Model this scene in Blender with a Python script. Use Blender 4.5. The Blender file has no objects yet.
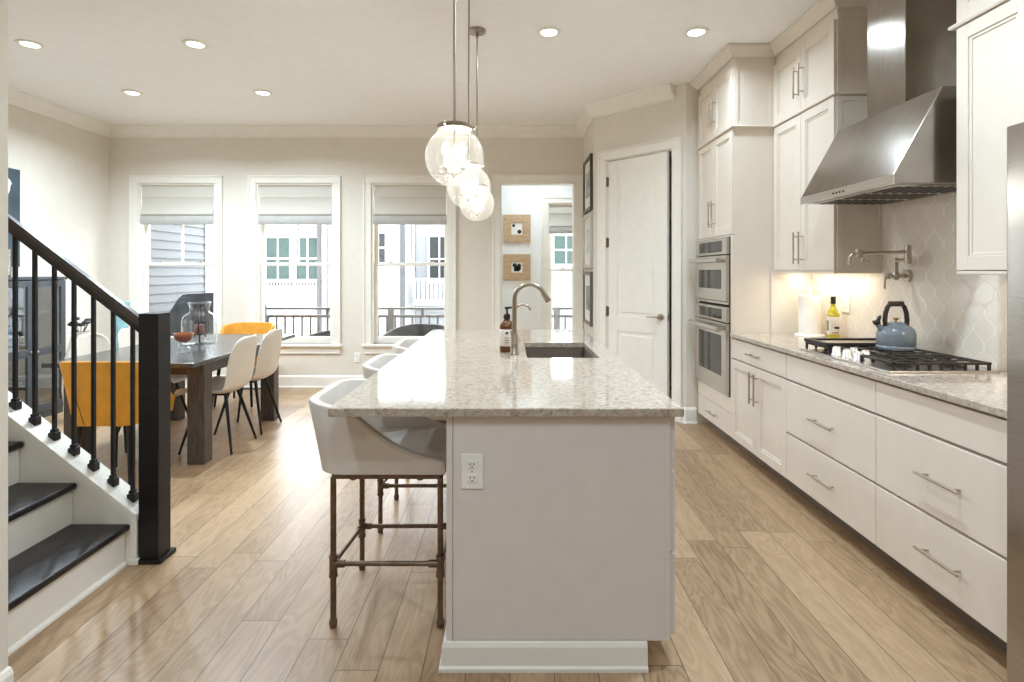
import bpy, bmesh, math, random
from mathutils import Vector, Matrix
random.seed(7)
scene = bpy.context.scene
C = scene.collection
PI = math.pi

# ------------------------------------------------------------------ camera
FPX = 550.0
cam_d = bpy.data.cameras.new('camera')
cam = bpy.data.objects.new('camera', cam_d); C.objects.link(cam)
cam.location = (0, 0, 1.385)
cam.rotation_euler = (PI/2, 0, 0)
cam_d.sensor_width = 36.0
cam_d.sensor_fit = 'HORIZONTAL'
cam_d.lens = FPX/1024*36.0
cam_d.shift_x = 2/1024
cam_d.shift_y = -69.5/1024
cam_d.clip_start = 0.05
scene.camera = cam

# ------------------------------------------------------------------ world, exposure
scene.view_settings.view_transform = 'Standard'
scene.view_settings.look = 'None'
scene.view_settings.gamma = 1.0
scene.view_settings.use_curve_mapping = False
scene.view_settings.exposure = 1.42
scene.cycles.use_denoising = True
scene.cycles.max_bounces = 12
scene.cycles.diffuse_bounces = 8
scene.cycles.glossy_bounces = 5
scene.cycles.transparent_max_bounces = 16
scene.cycles.sample_clamp_indirect = 6.0
world = bpy.data.worlds.new('overcast_sky'); scene.world = world
world.use_nodes = True
bg = world.node_tree.nodes['Background']
bg.inputs['Color'].default_value = (0.905, 0.96, 1.0, 1)
bg.inputs['Strength'].default_value = 4.3

def area(name, loc, rot, sx, sy, power, color=(1, 1, 1), shape='RECTANGLE', spread=None, parent=None):
    d = bpy.data.lights.new(name, 'AREA'); d.shape = shape; d.size = sx; d.size_y = sy
    d.energy = power; d.color = color
    if spread: d.spread = spread
    o = bpy.data.objects.new(name, d); C.objects.link(o)
    o.location = loc; o.rotation_euler = rot
    if parent: o.parent = parent
    return o
REAR_Y = -4.2
DOWN_W = 14.5      # each recessed lamp over the dining area
KITCH_W = 5.0
REAR_W = 7.2       # each unseen lamp added around the viewpoint as fill
AISLE_W = 14.0     # unseen lamp added over the kitchen aisle

PEND_W = 5.0       # each pendant
UNDER_W = 0.65      # each under-cabinet strip

# ------------------------------------------------------------------ materials
MATS = {}
class NT:
    """small helper for writing node maths"""
    def __init__(s, m):
        s.t = m.node_tree; s.n = s.t.nodes; s.l = s.t.links
    def put(s, sock, v):
        if isinstance(v, bpy.types.NodeSocket): s.l.new(v, sock)
        elif v is not None: sock.default_value = v
    def m(s, op, a, b=None, c=None):
        n = s.n.new('ShaderNodeMath'); n.operation = op
        s.put(n.inputs[0], a)
        if b is not None: s.put(n.inputs[1], b)
        if c is not None: s.put(n.inputs[2], c)
        return n.outputs[0]
    def coords(s, kind='Object'):
        n = s.n.new('ShaderNodeTexCoord'); return n.outputs[kind]
    def sep(s, v):
        n = s.n.new('ShaderNodeSeparateXYZ'); s.l.new(v, n.inputs[0]); return n.outputs
    def comb(s, x, y, z=0.0):
        n = s.n.new('ShaderNodeCombineXYZ')
        s.put(n.inputs[0], x); s.put(n.inputs[1], y); s.put(n.inputs[2], z); return n.outputs[0]
    def noise(s, vec, scale, detail=3, rough=0.5, dist=0.0):
        n = s.n.new('ShaderNodeTexNoise'); s.put(n.inputs['Vector'], vec)
        n.inputs['Scale'].default_value = scale; n.inputs['Detail'].default_value = detail
        n.inputs['Roughness'].default_value = rough; n.inputs['Distortion'].default_value = dist
        return n.outputs['Fac']
    def white(s, vec):
        n = s.n.new('ShaderNodeTexWhiteNoise'); n.noise_dimensions = '3D'; s.put(n.inputs['Vector'], vec); return n.outputs['Value']
    def voro(s, vec, scale):
        n = s.n.new('ShaderNodeTexVoronoi'); s.put(n.inputs['Vector'], vec); n.inputs['Scale'].default_value = scale
        return n.outputs['Color'], n.outputs['Distance']
    def ramp(s, f, stops):
        n = s.n.new('ShaderNodeValToRGB'); s.put(n.inputs[0], f)
        e = n.color_ramp.elements
        while len(e) < len(stops): e.new(0.5)
        for q, (p, c) in zip(e, stops):
            q.position = p; q.color = (c[0], c[1], c[2], 1)
        return n.outputs[0]
    def mix(s, f, a, b, mode='MIX'):
        n = s.n.new('ShaderNodeMix'); n.data_type = 'RGBA'; n.blend_type = mode
        s.put(n.inputs[0], f)
        for sock, v in ((n.inputs[6], a), (n.inputs[7], b)):
            if isinstance(v, bpy.types.NodeSocket): s.l.new(v, sock)
            else: sock.default_value = (v[0], v[1], v[2], 1)
        return n.outputs[2]
    def bump(s, h, strength=0.2, dist=0.01):
        n = s.n.new('ShaderNodeBump'); n.inputs['Strength'].default_value = strength; n.inputs['Distance'].default_value = dist
        s.l.new(h, n.inputs['Height']); return n.outputs[0]

def srgb(r, g, b):
    f = lambda c: (c/255/12.92) if c/255 <= 0.04045 else ((c/255+0.055)/1.055)**2.4
    return (f(r), f(g), f(b))

def mat(name, col, rough=0.5, metal=0.0, var=0.03, scale=12.0, bump=0.0, bscale=200.0, coat=0.0, stretch=None, spec=None):
    """principled with a little procedural variation"""
    if name in MATS: return MATS[name]
    m = bpy.data.materials.new(name); m.use_nodes = True
    h = NT(m); p = h.n['Principled BSDF']
    v = h.coords()
    if stretch:
        q = h.sep(v); v = h.comb(h.m('MULTIPLY', q[0], stretch[0]), h.m('MULTIPLY', q[1], stretch[1]), h.m('MULTIPLY', q[2], stretch[2]))
    f = h.noise(v, scale, 4)
    lo = [max(0, c*(1-var*2)) for c in col]; hi = [min(1, c*(1+var*2)) for c in col]
    h.l.new(h.ramp(f, [(0.3, lo), (0.7, hi)]), p.inputs['Base Color'])
    p.inputs['Roughness'].default_value = rough; p.inputs['Metallic'].default_value = metal
    if spec is not None: p.inputs['Specular IOR Level'].default_value = spec
    if coat: p.inputs['Coat Weight'].default_value = coat; p.inputs['Coat Roughness'].default_value = 0.1
    if bump: h.l.new(h.bump(h.noise(v, bscale, 2), bump, 0.002), p.inputs['Normal'])
    MATS[name] = m
    return m

def emit(name, col, strength):
    m = bpy.data.materials.new(name); m.use_nodes = True
    p = m.node_tree.nodes['Principled BSDF']
    p.inputs['Base Color'].default_value = (*col, 1)
    p.inputs['Emission Color'].default_value = (*col, 1); p.inputs['Emission Strength'].default_value = strength
    MATS[name] = m; return m

def glass(name, tint=(1, 1, 1), refl=1.0, seeds=False, haze=0.0):
    m = bpy.data.materials.new(name); m.use_nodes = True
    h = NT(m); h.n.remove(h.n['Principled BSDF'])
    out = h.n['Material Output']
    tr = h.n.new('ShaderNodeBsdfTransparent'); tr.inputs[0].default_value = (*tint, 1)
    gl = h.n.new('ShaderNodeBsdfGlossy'); gl.inputs['Roughness'].default_value = 0.03
    gl.inputs[0].default_value = (1, 1, 1, 1)
    fr = h.n.new('ShaderNodeLayerWeight'); fr.inputs['Blend'].default_value = 0.5
    f = h.m('MULTIPLY', h.m('ADD', 0.045, h.m('MULTIPLY', h.m('POWER', fr.outputs['Facing'], 4.0), 0.6)), refl)
    if seeds:
        v = h.coords()
        c, d = h.voro(v, 70)
        n = h.bump(h.m('SMOOTH_MAX', h.m('SUBTRACT', 0.25, d), 0.0, 0.05), 0.6, 0.01)
        h.l.new(n, gl.inputs['Normal'])
        df = h.n.new('ShaderNodeBsdfDiffuse'); df.inputs[0].default_value = (0.95, 0.93, 0.88, 1)
        tl = h.n.new('ShaderNodeBsdfTranslucent'); tl.inputs[0].default_value = (0.95, 0.93, 0.88, 1)
        ad = h.n.new('ShaderNodeMixShader'); ad.inputs[0].default_value = 0.5
        h.l.new(df.outputs[0], ad.inputs[1]); h.l.new(tl.outputs[0], ad.inputs[2])
        mx = h.n.new('ShaderNodeMixShader')
        spot = h.m('LESS_THAN', d, 0.17)
        h.l.new(h.m('ADD', h.m('MULTIPLY', spot, 0.22), haze), mx.inputs[0])
        h.l.new(tr.outputs[0], mx.inputs[1]); h.l.new(ad.outputs[0], mx.inputs[2])
        base = mx.outputs[0]
    else:
        base = tr.outputs[0]
    ms = h.n.new('ShaderNodeMixShader'); h.l.new(f, ms.inputs[0])
    h.l.new(base, ms.inputs[1]); h.l.new(gl.outputs[0], ms.inputs[2])
    h.l.new(ms.outputs[0], out.inputs[0])
    MATS[name] = m; return m

WALL = mat('wall_paint', srgb(222, 215, 203), 0.75, var=0.01)
WHITEWALL = mat('white_wall_paint', srgb(236, 236, 233), 0.7, var=0.01)
CEIL = mat('ceiling_paint', srgb(244, 243, 241), 0.8, var=0.008)
TRIM = mat('white_trim_paint', srgb(236, 232, 223), 0.4, var=0.01)
CAB = mat('cream_cabinet_paint', srgb(224, 214, 201), 0.38, var=0.008)
ISL = mat('grey_island_paint', srgb(222, 215, 209), 0.42, var=0.012)
GAP = mat('dark_gap', srgb(40, 36, 32), 0.8)
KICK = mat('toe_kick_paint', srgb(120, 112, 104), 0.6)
STEEL = mat('brushed_steel', srgb(205, 200, 193), 0.28, 1.0, var=0.05, scale=6, stretch=(1, 1, 40))
STEELH = mat('brushed_hood_steel', srgb(160, 154, 147), 0.19, 1.0, var=0.06, scale=5, stretch=(1, 30, 1))
NICKEL = mat('satin_nickel', srgb(190, 180, 166), 0.3, 1.0)
BRONZE = mat('aged_pipe_bronze', srgb(122, 104, 88), 0.42, 0.9, var=0.12, scale=30)
CHAMP = mat('champagne_nickel', srgb(172, 160, 145), 0.3, 1.0)
BLACKM = mat('black_metal', srgb(26, 25, 26), 0.45, 0.3)
BLACKW = mat('black_stained_wood', srgb(24, 21, 20), 0.4, spec=0.3, var=0.15, scale=8, stretch=(1, 1, 6))
TREAD = mat('ebony_tread_wood', srgb(33, 27, 25), 0.33, spec=0.35, var=0.2, scale=9, stretch=(1, 6, 1))
RAILW = mat('dark_handrail_wood', srgb(52, 40, 34), 0.3, var=0.2, scale=10)
TABW = mat('espresso_table_wood', srgb(74, 63, 55), 0.45, var=0.2, scale=7, stretch=(6, 6, 1))
TABTOP = mat('dark_table_top', srgb(62, 58, 56), 0.22, var=0.12, scale=6, stretch=(8, 1, 1), spec=0.8)
SHELL = mat('cream_shell_plastic', srgb(222, 212, 198), 0.45, var=0.01)
MUST = mat('mustard_upholstery', srgb(198, 136, 34), 0.75, var=0.05, bump=0.25)
CREAMF = mat('cream_upholstery', srgb(222, 216, 209), 0.8, var=0.02, bump=0.2)
IRON = mat('cast_iron', srgb(56, 50, 46), 0.5, 0.4, var=0.1)
OVENG = mat('dark_oven_glass', srgb(50, 46, 43), 0.06, 0.0, var=0.02)
ROMAN = mat('roman_shade_linen', srgb(208, 203, 193), 0.9, var=0.03, scale=60, bump=0.2, stretch=(1, 1, 5))
ROMANT = mat('roman_shade_border', srgb(186, 184, 180), 0.9, var=0.03)
PLATE = mat('white_plastic', srgb(240, 238, 232), 0.35)
AMBER = mat('amber_bottle', srgb(96, 58, 22), 0.12, var=0.05)
LABEL = mat('paper_label', srgb(225, 216, 205), 0.6, var=0.02)
BLACKP = mat('black_plastic', srgb(30, 28, 27), 0.4)
KETTLE = mat('blue_grey_enamel', srgb(120, 128, 136), 0.2, var=0.03, coat=0.4)
GOLD = mat('brass', srgb(196, 150, 84), 0.3, 1.0)
OIL = mat('olive_oil_glass', srgb(176, 166, 36), 0.1, var=0.05)
PAPER = mat('paper_towel', srgb(240, 236, 229), 0.9, bump=0.3, bscale=90)
HUTCH = mat('slate_black_paint', srgb(64, 68, 74), 0.4, var=0.04)
HUTCHIN = mat('hutch_interior', srgb(90, 88, 86), 0.7)
TEAL = mat('teal_glass_vase', srgb(150, 190, 196), 0.12, var=0.08)
CERAM = mat('white_ceramic', srgb(235, 230, 222), 0.35)
LEAF = mat('black_leaf', srgb(24, 26, 24), 0.5)
CANVAS = mat('slate_canvas', srgb(62, 76, 84), 0.7, var=0.12, scale=4)
SINKM = mat('dark_composite_sink', srgb(112, 100, 90), 0.45, var=0.1, scale=80)
OAKF = mat('tan_wood_frame', srgb(190, 160, 126), 0.6, var=0.08, scale=10, stretch=(1, 1, 5))
MOTTLE = mat('mottled_print', srgb(160, 155, 145), 0.7, var=0.3, scale=60)
GRILL = mat('charcoal_cover', srgb(62, 64, 68), 0.8, var=0.12, scale=8)
RAILG = mat('grey_deck_metal', srgb(112, 110, 108), 0.5)
WICK = mat('dark_wicker', srgb(48, 46, 46), 0.7, bump=0.5, bscale=120)
DECK = mat('deck_boards', srgb(222, 220, 214), 0.7, var=0.06)
SIDG = mat('grey_siding', srgb(98, 101, 104), 0.7, var=0.02)
SIDW = mat('white_siding', srgb(160, 160, 160), 0.7, var=0.01)
PANEG = mat('green_tinted_pane', srgb(44, 58, 55), 0.6, spec=0.2, var=0.08)
DARKPANE = mat('dark_pane', srgb(34, 38, 40), 0.6, spec=0.2, var=0.08)
DSPOUT = mat('dark_downspout', srgb(44, 46, 48), 0.5)
GROUND = mat('pale_concrete', srgb(205, 204, 200), 0.9)
PINK = mat('amber_glass', srgb(150, 92, 66), 0.1, var=0.05)
CANDLE = mat('brown_candle', srgb(126, 82, 72), 0.5)
SILVERF = mat('silver_frame', srgb(205, 200, 190), 0.35, 0.4)
DKFRAME = mat('dark_wood_frame', srgb(74, 62, 52), 0.4, var=0.1)
MATB = mat('picture_mat_board', srgb(232, 228, 220), 0.8)
PHOTO = mat('grey_photo_print', srgb(150, 150, 150), 0.4, var=0.35, scale=9)
PANEGL = glass('window_glass', (1, 1, 1), 0.5)
CABGL = glass('cabinet_glass', (0.85, 0.88, 0.9), 3.0)
JARGL = glass('jar_glass', (0.9, 0.92, 0.92), 1.7)
SEEDGL = glass('seeded_globe_glass', (0.97, 0.96, 0.94), 1.1, seeds=True, haze=0.045)
BULB = emit('warm_bulb', (1.0, 0.93, 0.82), 2.6)
DIFF = emit('lamp_diffuser', (1.0, 0.96, 0.9), 5.0)
LEDM = emit('led_strip', (1.0, 0.9, 0.76), 5.0)

def make_floor_mat():
    m = bpy.data.materials.new('oak_plank_floor'); m.use_nodes = True
    h = NT(m); p = h.n['Principled BSDF']
    q = h.sep(h.coords())
    W, L = 0.152, 1.35
    xs = h.m('DIVIDE', q[0], W); row = h.m('FLOOR', xs)
    rr = h.white(h.comb(row, 3.7, 0.2))
    ys = h.m('ADD', h.m('DIVIDE', q[1], L), h.m('MULTIPLY', rr, 7.31)); pid = h.m('FLOOR', ys)
    wn = h.white(h.comb(row, pid, 1.5)); wn2 = h.white(h.comb(row, pid, 8.5))
    fx = h.m('FRACT', xs); fy = h.m('FRACT', ys)
    dx = h.m('MULTIPLY', h.m('MINIMUM', fx, h.m('SUBTRACT', 1.0, fx)), W)
    dy = h.m('MULTIPLY', h.m('MINIMUM', fy, h.m('SUBTRACT', 1.0, fy)), L)
    gap = h.m('LESS_THAN', h.m('MINIMUM', dx, dy), 0.0016)
    gv = h.comb(h.m('ADD', h.m('MULTIPLY', q[0], 7.0), h.m('MULTIPLY', wn, 40.0)), h.m('ADD', h.m('MULTIPLY', q[1], 1.3), h.m('MULTIPLY', wn2, 30.0)), 0.0)
    g1 = h.noise(gv, 1.5, 2, 0.45, 1.2)
    rings = h.m('FRACT', h.m('MULTIPLY', g1, 7.0))
    rings = h.m('ABSOLUTE', h.m('SUBTRACT', rings, 0.5))
    fine = h.noise(h.comb(h.m('MULTIPLY', q[0], 120.0), h.m('MULTIPLY', q[1], 2.5), h.m('MULTIPLY', wn, 50.0)), 1.0, 3)
    tone = h.m('ADD', h.m('ADD', 0.2, h.m('MULTIPLY', wn, 0.4)), h.m('ADD', h.m('MULTIPLY', rings, 0.6), h.m('MULTIPLY', fine, 0.12)))
    col = h.ramp(tone, [(0.15, srgb(122, 95, 69)), (0.55, srgb(164, 135, 104)), (1.0, srgb(186, 157, 125))])
    col = h.mix(gap, col, srgb(84, 66, 50))
    h.l.new(col, p.inputs['Base Color'])
    h.l.new(h.m('ADD', 0.33, h.m('MULTIPLY', fine, 0.06)), p.inputs['Roughness'])
    p.inputs['Specular IOR Level'].default_value = 0.5
    h.l.new(h.bump(h.m('SUBTRACT', fine, h.m('MULTIPLY', gap, 3.0)), 0.035, 0.002), p.inputs['Normal'])
    return m
FLOORM = make_floor_mat()

def make_stone():
    m = bpy.data.materials.new('speckled_cream_stone'); m.use_nodes = True
    h = NT(m); p = h.n['Principled BSDF']; v = h.coords()
    a = h.noise(v, 60, 5, 0.7, 0.8); b = h.noise(v, 240, 3, 0.7); c = h.noise(v, 16, 4, 0.6, 1.5)
    f = h.m('ADD', h.m('MULTIPLY', a, 0.5), h.m('ADD', h.m('MULTIPLY', b, 0.32), h.m('MULTIPLY', c, 0.18)))
    col = h.ramp(f, [(0.36, srgb(108, 96, 86)), (0.45, srgb(164, 151, 137)), (0.54, srgb(192, 180, 165)), (0.66, srgb(214, 204, 190))])
    h.l.new(col, p.inputs['Base Color'])
    p.inputs['Roughness'].default_value = 0.07
    p.inputs['Specular IOR Level'].default_value = 0.95
    return m
STONE = make_stone()

def make_tile():
    m = bpy.data.materials.new('arabesque_tile'); m.use_nodes = True
    h = NT(m); p = h.n['Principled BSDF']; q = h.sep(h.coords())
    a = h.m('MULTIPLY', q[1], 2*PI/0.125); b = h.m('MULTIPLY', q[2], 2*PI/0.17)
    bw = h.m('SUBTRACT', b, h.m('MULTIPLY', h.m('SINE', h.m('MULTIPLY', b, 2.0)), 0.26))
    aw = h.m('ADD', a, h.m('MULTIPLY', h.m('SINE', h.m('MULTIPLY', a, 2.0)), 0.1))
    s = h.m('ABSOLUTE', h.m('ADD', h.m('COSINE', aw), h.m('COSINE', bw)))
    sa = h.m('ABSOLUTE', h.m('SINE', aw)); sb_ = h.m('ABSOLUTE', h.m('SINE', bw))
    thr = h.m('ADD', 0.006, h.m('MULTIPLY', h.m('ADD', sa, sb_), 0.045))
    grout = h.m('LESS_THAN', s, thr)
    h.l.new(h.mix(grout, srgb(226, 218, 206), srgb(240, 235, 227)), p.inputs['Base Color'])
    h.l.new(h.m('ADD', 0.09, h.m('MULTIPLY', grout, 0.5)), p.inputs['Roughness'])
    hh = h.m('MINIMUM', s, 0.35)
    h.l.new(h.bump(hh, 0.35, 0.006), p.inputs['Normal'])
    return m
TILE = make_tile()

# ------------------------------------------------------------------ mesh builder
def frame_of(o, u, w):
    """local axes: u along, v up, w outward"""
    u = Vector(u).normalized(); w = Vector(w).normalized(); v = Vector((0, 0, 1))
    M = Matrix((u, v, w)).transposed().to_4x4(); M.translation = Vector(o); return M

def root_loc(o):
    v = Vector((0, 0, 0))
    while o is not None:
        v += o.location; o = o.parent
    return v

class MB:
    def __init__(s): s.bm = bmesh.new()
    def _add(s, tmp, M=None):
        if M is not None: bmesh.ops.transform(tmp, matrix=M, verts=tmp.verts)
        bmesh.ops.recalc_face_normals(tmp, faces=tmp.faces)
        me = bpy.data.meshes.new('t'); tmp.to_mesh(me); tmp.free()
        s.bm.from_mesh(me); bpy.data.meshes.remove(me); return s
    def box(s, x0, x1, y0, y1, z0, z1, bev=0.0, M=None, seg=2):
        t = bmesh.new(); bmesh.ops.create_cube(t, size=1)
        dx, dy, dz = abs(x1-x0), abs(y1-y0), abs(z1-z0)
        for v in t.verts:
            v.co = Vector(((x0+x1)/2+v.co.x*dx, (y0+y1)/2+v.co.y*dy, (z0+z1)/2+v.co.z*dz))
        if bev > 0:
            bev = min(bev, min(dx, dy, dz)*0.45)
            bmesh.ops.bevel(t, geom=t.edges[:], offset=bev, segments=seg, affect='EDGES', profile=0.5)
        return s._add(t, M)
    def cyl(s, p0, p1, r0, r1=None, seg=16, cap=True):
        p0, p1 = Vector(p0), Vector(p1); r1 = r0 if r1 is None else r1
        t = bmesh.new(); d = p1-p0
        bmesh.ops.create_cone(t, cap_ends=cap, segments=seg, radius1=r0, radius2=r1, depth=d.length)
        M = Matrix.Translation((p0+p1)/2) @ d.to_track_quat('Z', 'Y').to_matrix().to_4x4()
        return s._add(t, M)
    def bar(s, p0, p1, w, h, bev=0.0):
        """rectangular bar from p0 to p1, w across (horizontal), h in the other way"""
        p0, p1 = Vector(p0), Vector(p1); d = (p1-p0)
        up = Vector((0, 0, 1)) if abs(d.normalized().z) < 0.95 else Vector((1, 0, 0))
        sd = d.cross(up).normalized(); up2 = sd.cross(d).normalized()
        M = Matrix((sd, d.normalized(), up2)).transposed().to_4x4(); M.translation = p0
        return s.box(-w/2, w/2, 0, d.length, -h/2, h/2, bev, M)
    def tube(s, pts, r, seg=10, cap=True):
        pts = [Vector(p) for p in pts]; n = len(pts); t = bmesh.new(); rings = []
        rs = r if isinstance(r, (list, tuple)) else [r]*n
        ref = None
        for i, p in enumerate(pts):
            d = (pts[min(i+1, n-1)]-pts[max(i-1, 0)]).normalized()
            if ref is None:
                ref = d.orthogonal().normalized()
            else:
                ref = (ref - d*ref.dot(d)).normalized()
            b = d.cross(ref)
            rings.append([t.verts.new(p + (ref*math.cos(2*PI*k/seg)+b*math.sin(2*PI*k/seg))*rs[i]) for k in range(seg)])
        for a, b in zip(rings, rings[1:]):
            for k in range(seg): t.faces.new((a[k], a[(k+1) % seg], b[(k+1) % seg], b[k]))
        if cap: t.faces.new(rings[0]); t.faces.new(rings[-1])
        return s._add(t)
    def lathe(s, prof, c=(0, 0, 0), seg=28, M=None, closed=False):
        """prof: list of (r, z)"""
        t = bmesh.new(); rings = []
        for r, z in prof:
            if r < 1e-5: rings.append([t.verts.new((0, 0, z))])
            else: rings.append([t.verts.new((r*math.cos(2*PI*k/seg), r*math.sin(2*PI*k/seg), z)) for k in range(seg)])
        pairs = list(zip(rings, rings[1:]))
        if closed: pairs.append((rings[-1], rings[0]))
        for a, b in pairs:
            for k in range(seg):
                k2 = (k+1) % seg
                if len(a) == 1 and len(b) == 1: continue
                if len(a) == 1: t.faces.new((a[0], b[k2], b[k]))
                elif len(b) == 1: t.faces.new((a[k], a[k2], b[0]))
                else: t.faces.new((a[k], a[k2], b[k2], b[k]))
        MM = Matrix.Translation(Vector(c))
        if M is not None: MM = MM @ M
        return s._add(t, MM)
    def prism(s, poly, lo, hi, axis='y', M=None):
        """poly in the two other axes, extruded from lo to hi"""
        t = bmesh.new()
        def P(a, b, c):
            return {'y': (a, c, b), 'x': (c, a, b), 'z': (a, b, c)}[axis]
        A = [t.verts.new(P(a, b, lo)) for a, b in poly]; B = [t.verts.new(P(a, b, hi)) for a, b in poly]
        n = len(poly)
        t.faces.new(A); t.faces.new(B[::-1])
        for k in range(n): t.faces.new((A[k], A[(k+1) % n], B[(k+1) % n], B[k]))
        return s._add(t, M)
    def sweep(s, path, prof, closed=False):
        """moulding: path in XY with the room on its left, prof = closed list of (distance from wall, z)"""
        t = bmesh.new(); P = [Vector(p) for p in path]; n = len(P); rings = []
        for i in range(n):
            ns = []
            if i > 0: d = (P[i]-P[i-1]).normalized(); ns.append(Vector((-d.y, d.x)))
            if i < n-1: d = (P[i+1]-P[i]).normalized(); ns.append(Vector((-d.y, d.x)))
            mt = ns[0] if len(ns) == 1 else (ns[0]+ns[1])/(1+ns[0].dot(ns[1]))
            rings.append([t.verts.new((P[i].x+mt.x*a, P[i].y+mt.y*a, z)) for a, z in prof])
        k = len(prof)
        for a, b in zip(rings, rings[1:]):
            for j in range(k): t.faces.new((a[j], a[(j+1) % k], b[(j+1) % k], b[j]))
        t.faces.new(rings[0]); t.faces.new(rings[-1][::-1])
        return s._add(t)
    def ball(s, c, r, seg=16, sc=(1, 1, 1)):
        t = bmesh.new(); bmesh.ops.create_uvsphere(t, u_segments=seg, v_segments=max(6, seg//2), radius=r)
        return s._add(t, Matrix.Translation(Vector(c)) @ Matrix.Diagonal((*sc, 1)))
    def ring(s, u0, u1, v0, v1, fw, w0, w1, bev=0.0, M=None, rail=None, depth='z'):
        """picture-frame ring: full-height stiles, rails between them"""
        rw = rail or fw
        s.box(u0, u0+fw, v0, v1, w0, w1, bev, M); s.box(u1-fw, u1, v0, v1, w0, w1, bev, M)
        s.box(u0+fw, u1-fw, v0, v0+rw, w0, w1, bev, M); s.box(u0+fw, u1-fw, v1-rw, v1, w0, w1, bev, M)
        return s
    def grid(s, fn, nu, nv, wrap=False):
        t = bmesh.new(); G = [[t.verts.new(fn(i/nu, j/nv)) for j in range(nv+1)] for i in range(nu+1)]
        for i in range(nu):
            for j in range(nv): t.faces.new((G[i][j], G[i+1][j], G[i+1][j+1], G[i][j+1]))
        return s._add(t)
    def ringslab(s, o, i, z0, z1, bev=0.004):
        t = bmesh.new()
        def q(r, z): return [t.verts.new((x, y, z)) for x, y in ((r[0], r[2]), (r[1], r[2]), (r[1], r[3]), (r[0], r[3]))]
        a, b, c, d = q(o, z0), q(o, z1), q(i, z0), q(i, z1)
        for k in range(4):
            j = (k+1) % 4
            t.faces.new((a[k], a[j], b[j], b[k])); t.faces.new((c[k], c[j], d[j], d[k]))
            t.faces.new((b[k], b[j], d[j], d[k])); t.faces.new((a[k], a[j], c[j], c[k]))
        t.edges.ensure_lookup_table()
        oe = [e for e in t.edges if all(any(abs(v.co.x-x) < 1e-6 for x in o[:2]) and any(abs(v.co.y-y) < 1e-6 for y in o[2:]) for v in e.verts)]
        bmesh.ops.bevel(t, geom=oe, offset=bev, segments=2, affect='EDGES', profile=0.5)
        return s._add(t)
    def build(s, name, m, parent=None, local=False, smooth=False, rz=None):
        if parent is not None and not local:
            off = root_loc(parent)
            bmesh.ops.translate(s.bm, verts=s.bm.verts, vec=-off)
        me = bpy.data.meshes.new(name); s.bm.to_mesh(me); s.bm.free()
        me.materials.append(m)
        if smooth:
            me.polygons.foreach_set('use_smooth', [True]*len(me.polygons))
            try: me.set_sharp_from_angle(angle=math.radians(42))
            except Exception: pass
        o = bpy.data.objects.new(name, me); C.objects.link(o)
        if parent is not None: o.parent = parent
        return o

def tag(o, label, cat, group=None, kind=None):
    o['label'] = label; o['category'] = cat
    if group: o['group'] = group
    if kind: o['kind'] = kind
    return o
def thing(name, label, cat, loc=(0, 0, 0), rz=0.0, group=None):
    o = bpy.data.objects.new(name, None); C.objects.link(o)
    o.empty_display_size = 0.1
    o.location = loc; o.rotation_euler = (0, 0, rz)
    return tag(o, label, cat, group)
def struct(o, label=None, cat=None):
    o['kind'] = 'structure'
    if label: o['label'] = label
    if cat: o['category'] = cat
    return o
def copy_tree(o, parent=None):
    c = o.copy(); C.objects.link(c)
    if parent is not None: c.parent = parent
    for ch in list(o.children): copy_tree(ch, c)
    return c
def dup(o, loc, label, rz=None):
    c = copy_tree(o); c.location = loc; c['label'] = label
    if rz is not None: c.rotation_euler = (0, 0, rz)
    return c

def arc(c, r, a0, a1, n, plane='xz', y=0.0):
    out = []
    for k in range(n+1):
        a = a0+(a1-a0)*k/n
        u, v = c[0]+r*math.cos(a), c[1]+r*math.sin(a)
        out.append({'xz': (u, y, v), 'yz': (y, u, v), 'xy': (u, v, y)}[plane])
    return out

# ------------------------------------------------------------------ the room
CEILZ = 3.11
FARY = 6.57; LEFTX = -4.79; RIGHTX = 2.33
PW = 0.88                       # wall with the three small pictures
def S(o, label, cat): return struct(o, label, cat)

S(MB().box(-5.0, 3.4, REAR_Y-0.2, 8.1, -0.12, 0.0).build('floor', FLOORM), 'light oak plank floor running the length of the rooms', 'floor')
S(MB().box(-5.0, 3.4, REAR_Y-0.2, 8.1, CEILZ, CEILZ+0.12).build('ceiling', CEIL), 'flat off white painted ceiling over kitchen and dining area', 'ceiling')
# far wall with three window openings and the doorway
WINS = [(-4.44, -3.52), (-3.03, -2.11), (-1.655, -0.735)]
WZ0, WZ1 = 0.52, 2.437
DOOR = (-0.116, 0.771, 2.446)
b = MB(); T = 0.15
xs = [LEFTX-0.15]
for a, c in WINS:
    b.box(xs[-1], a, FARY, FARY+T, 0, CEILZ); xs.append(c)
    b.box(a, c, FARY, FARY+T, 0, WZ0); b.box(a, c, FARY, FARY+T, WZ1, CEILZ)
b.box(xs[-1], DOOR[0], FARY, FARY+T, 0, CEILZ)
b.box(DOOR[0], DOOR[1], FARY, FARY+T, DOOR[2], CEILZ)
b.box(DOOR[1], PW+0.02, FARY, FARY+T, 0, CEILZ)
S(b.build('wall_back', WALL), 'beige far wall with three windows and an open doorway', 'wall')
S(MB().box(LEFTX-0.15, LEFTX, REAR_Y, FARY, 0, CEILZ).build('wall_left', WALL), 'plain beige wall at the left of the dining area', 'wall')
S(MB().box(RIGHTX, RIGHTX+0.15, REAR_Y, 5.02, 0, CEILZ).build('wall_right', WALL), 'kitchen wall behind the cabinets and hood', 'wall')
DG0 = (1.605, 5.02); DG1 = (PW, 5.745)
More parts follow.
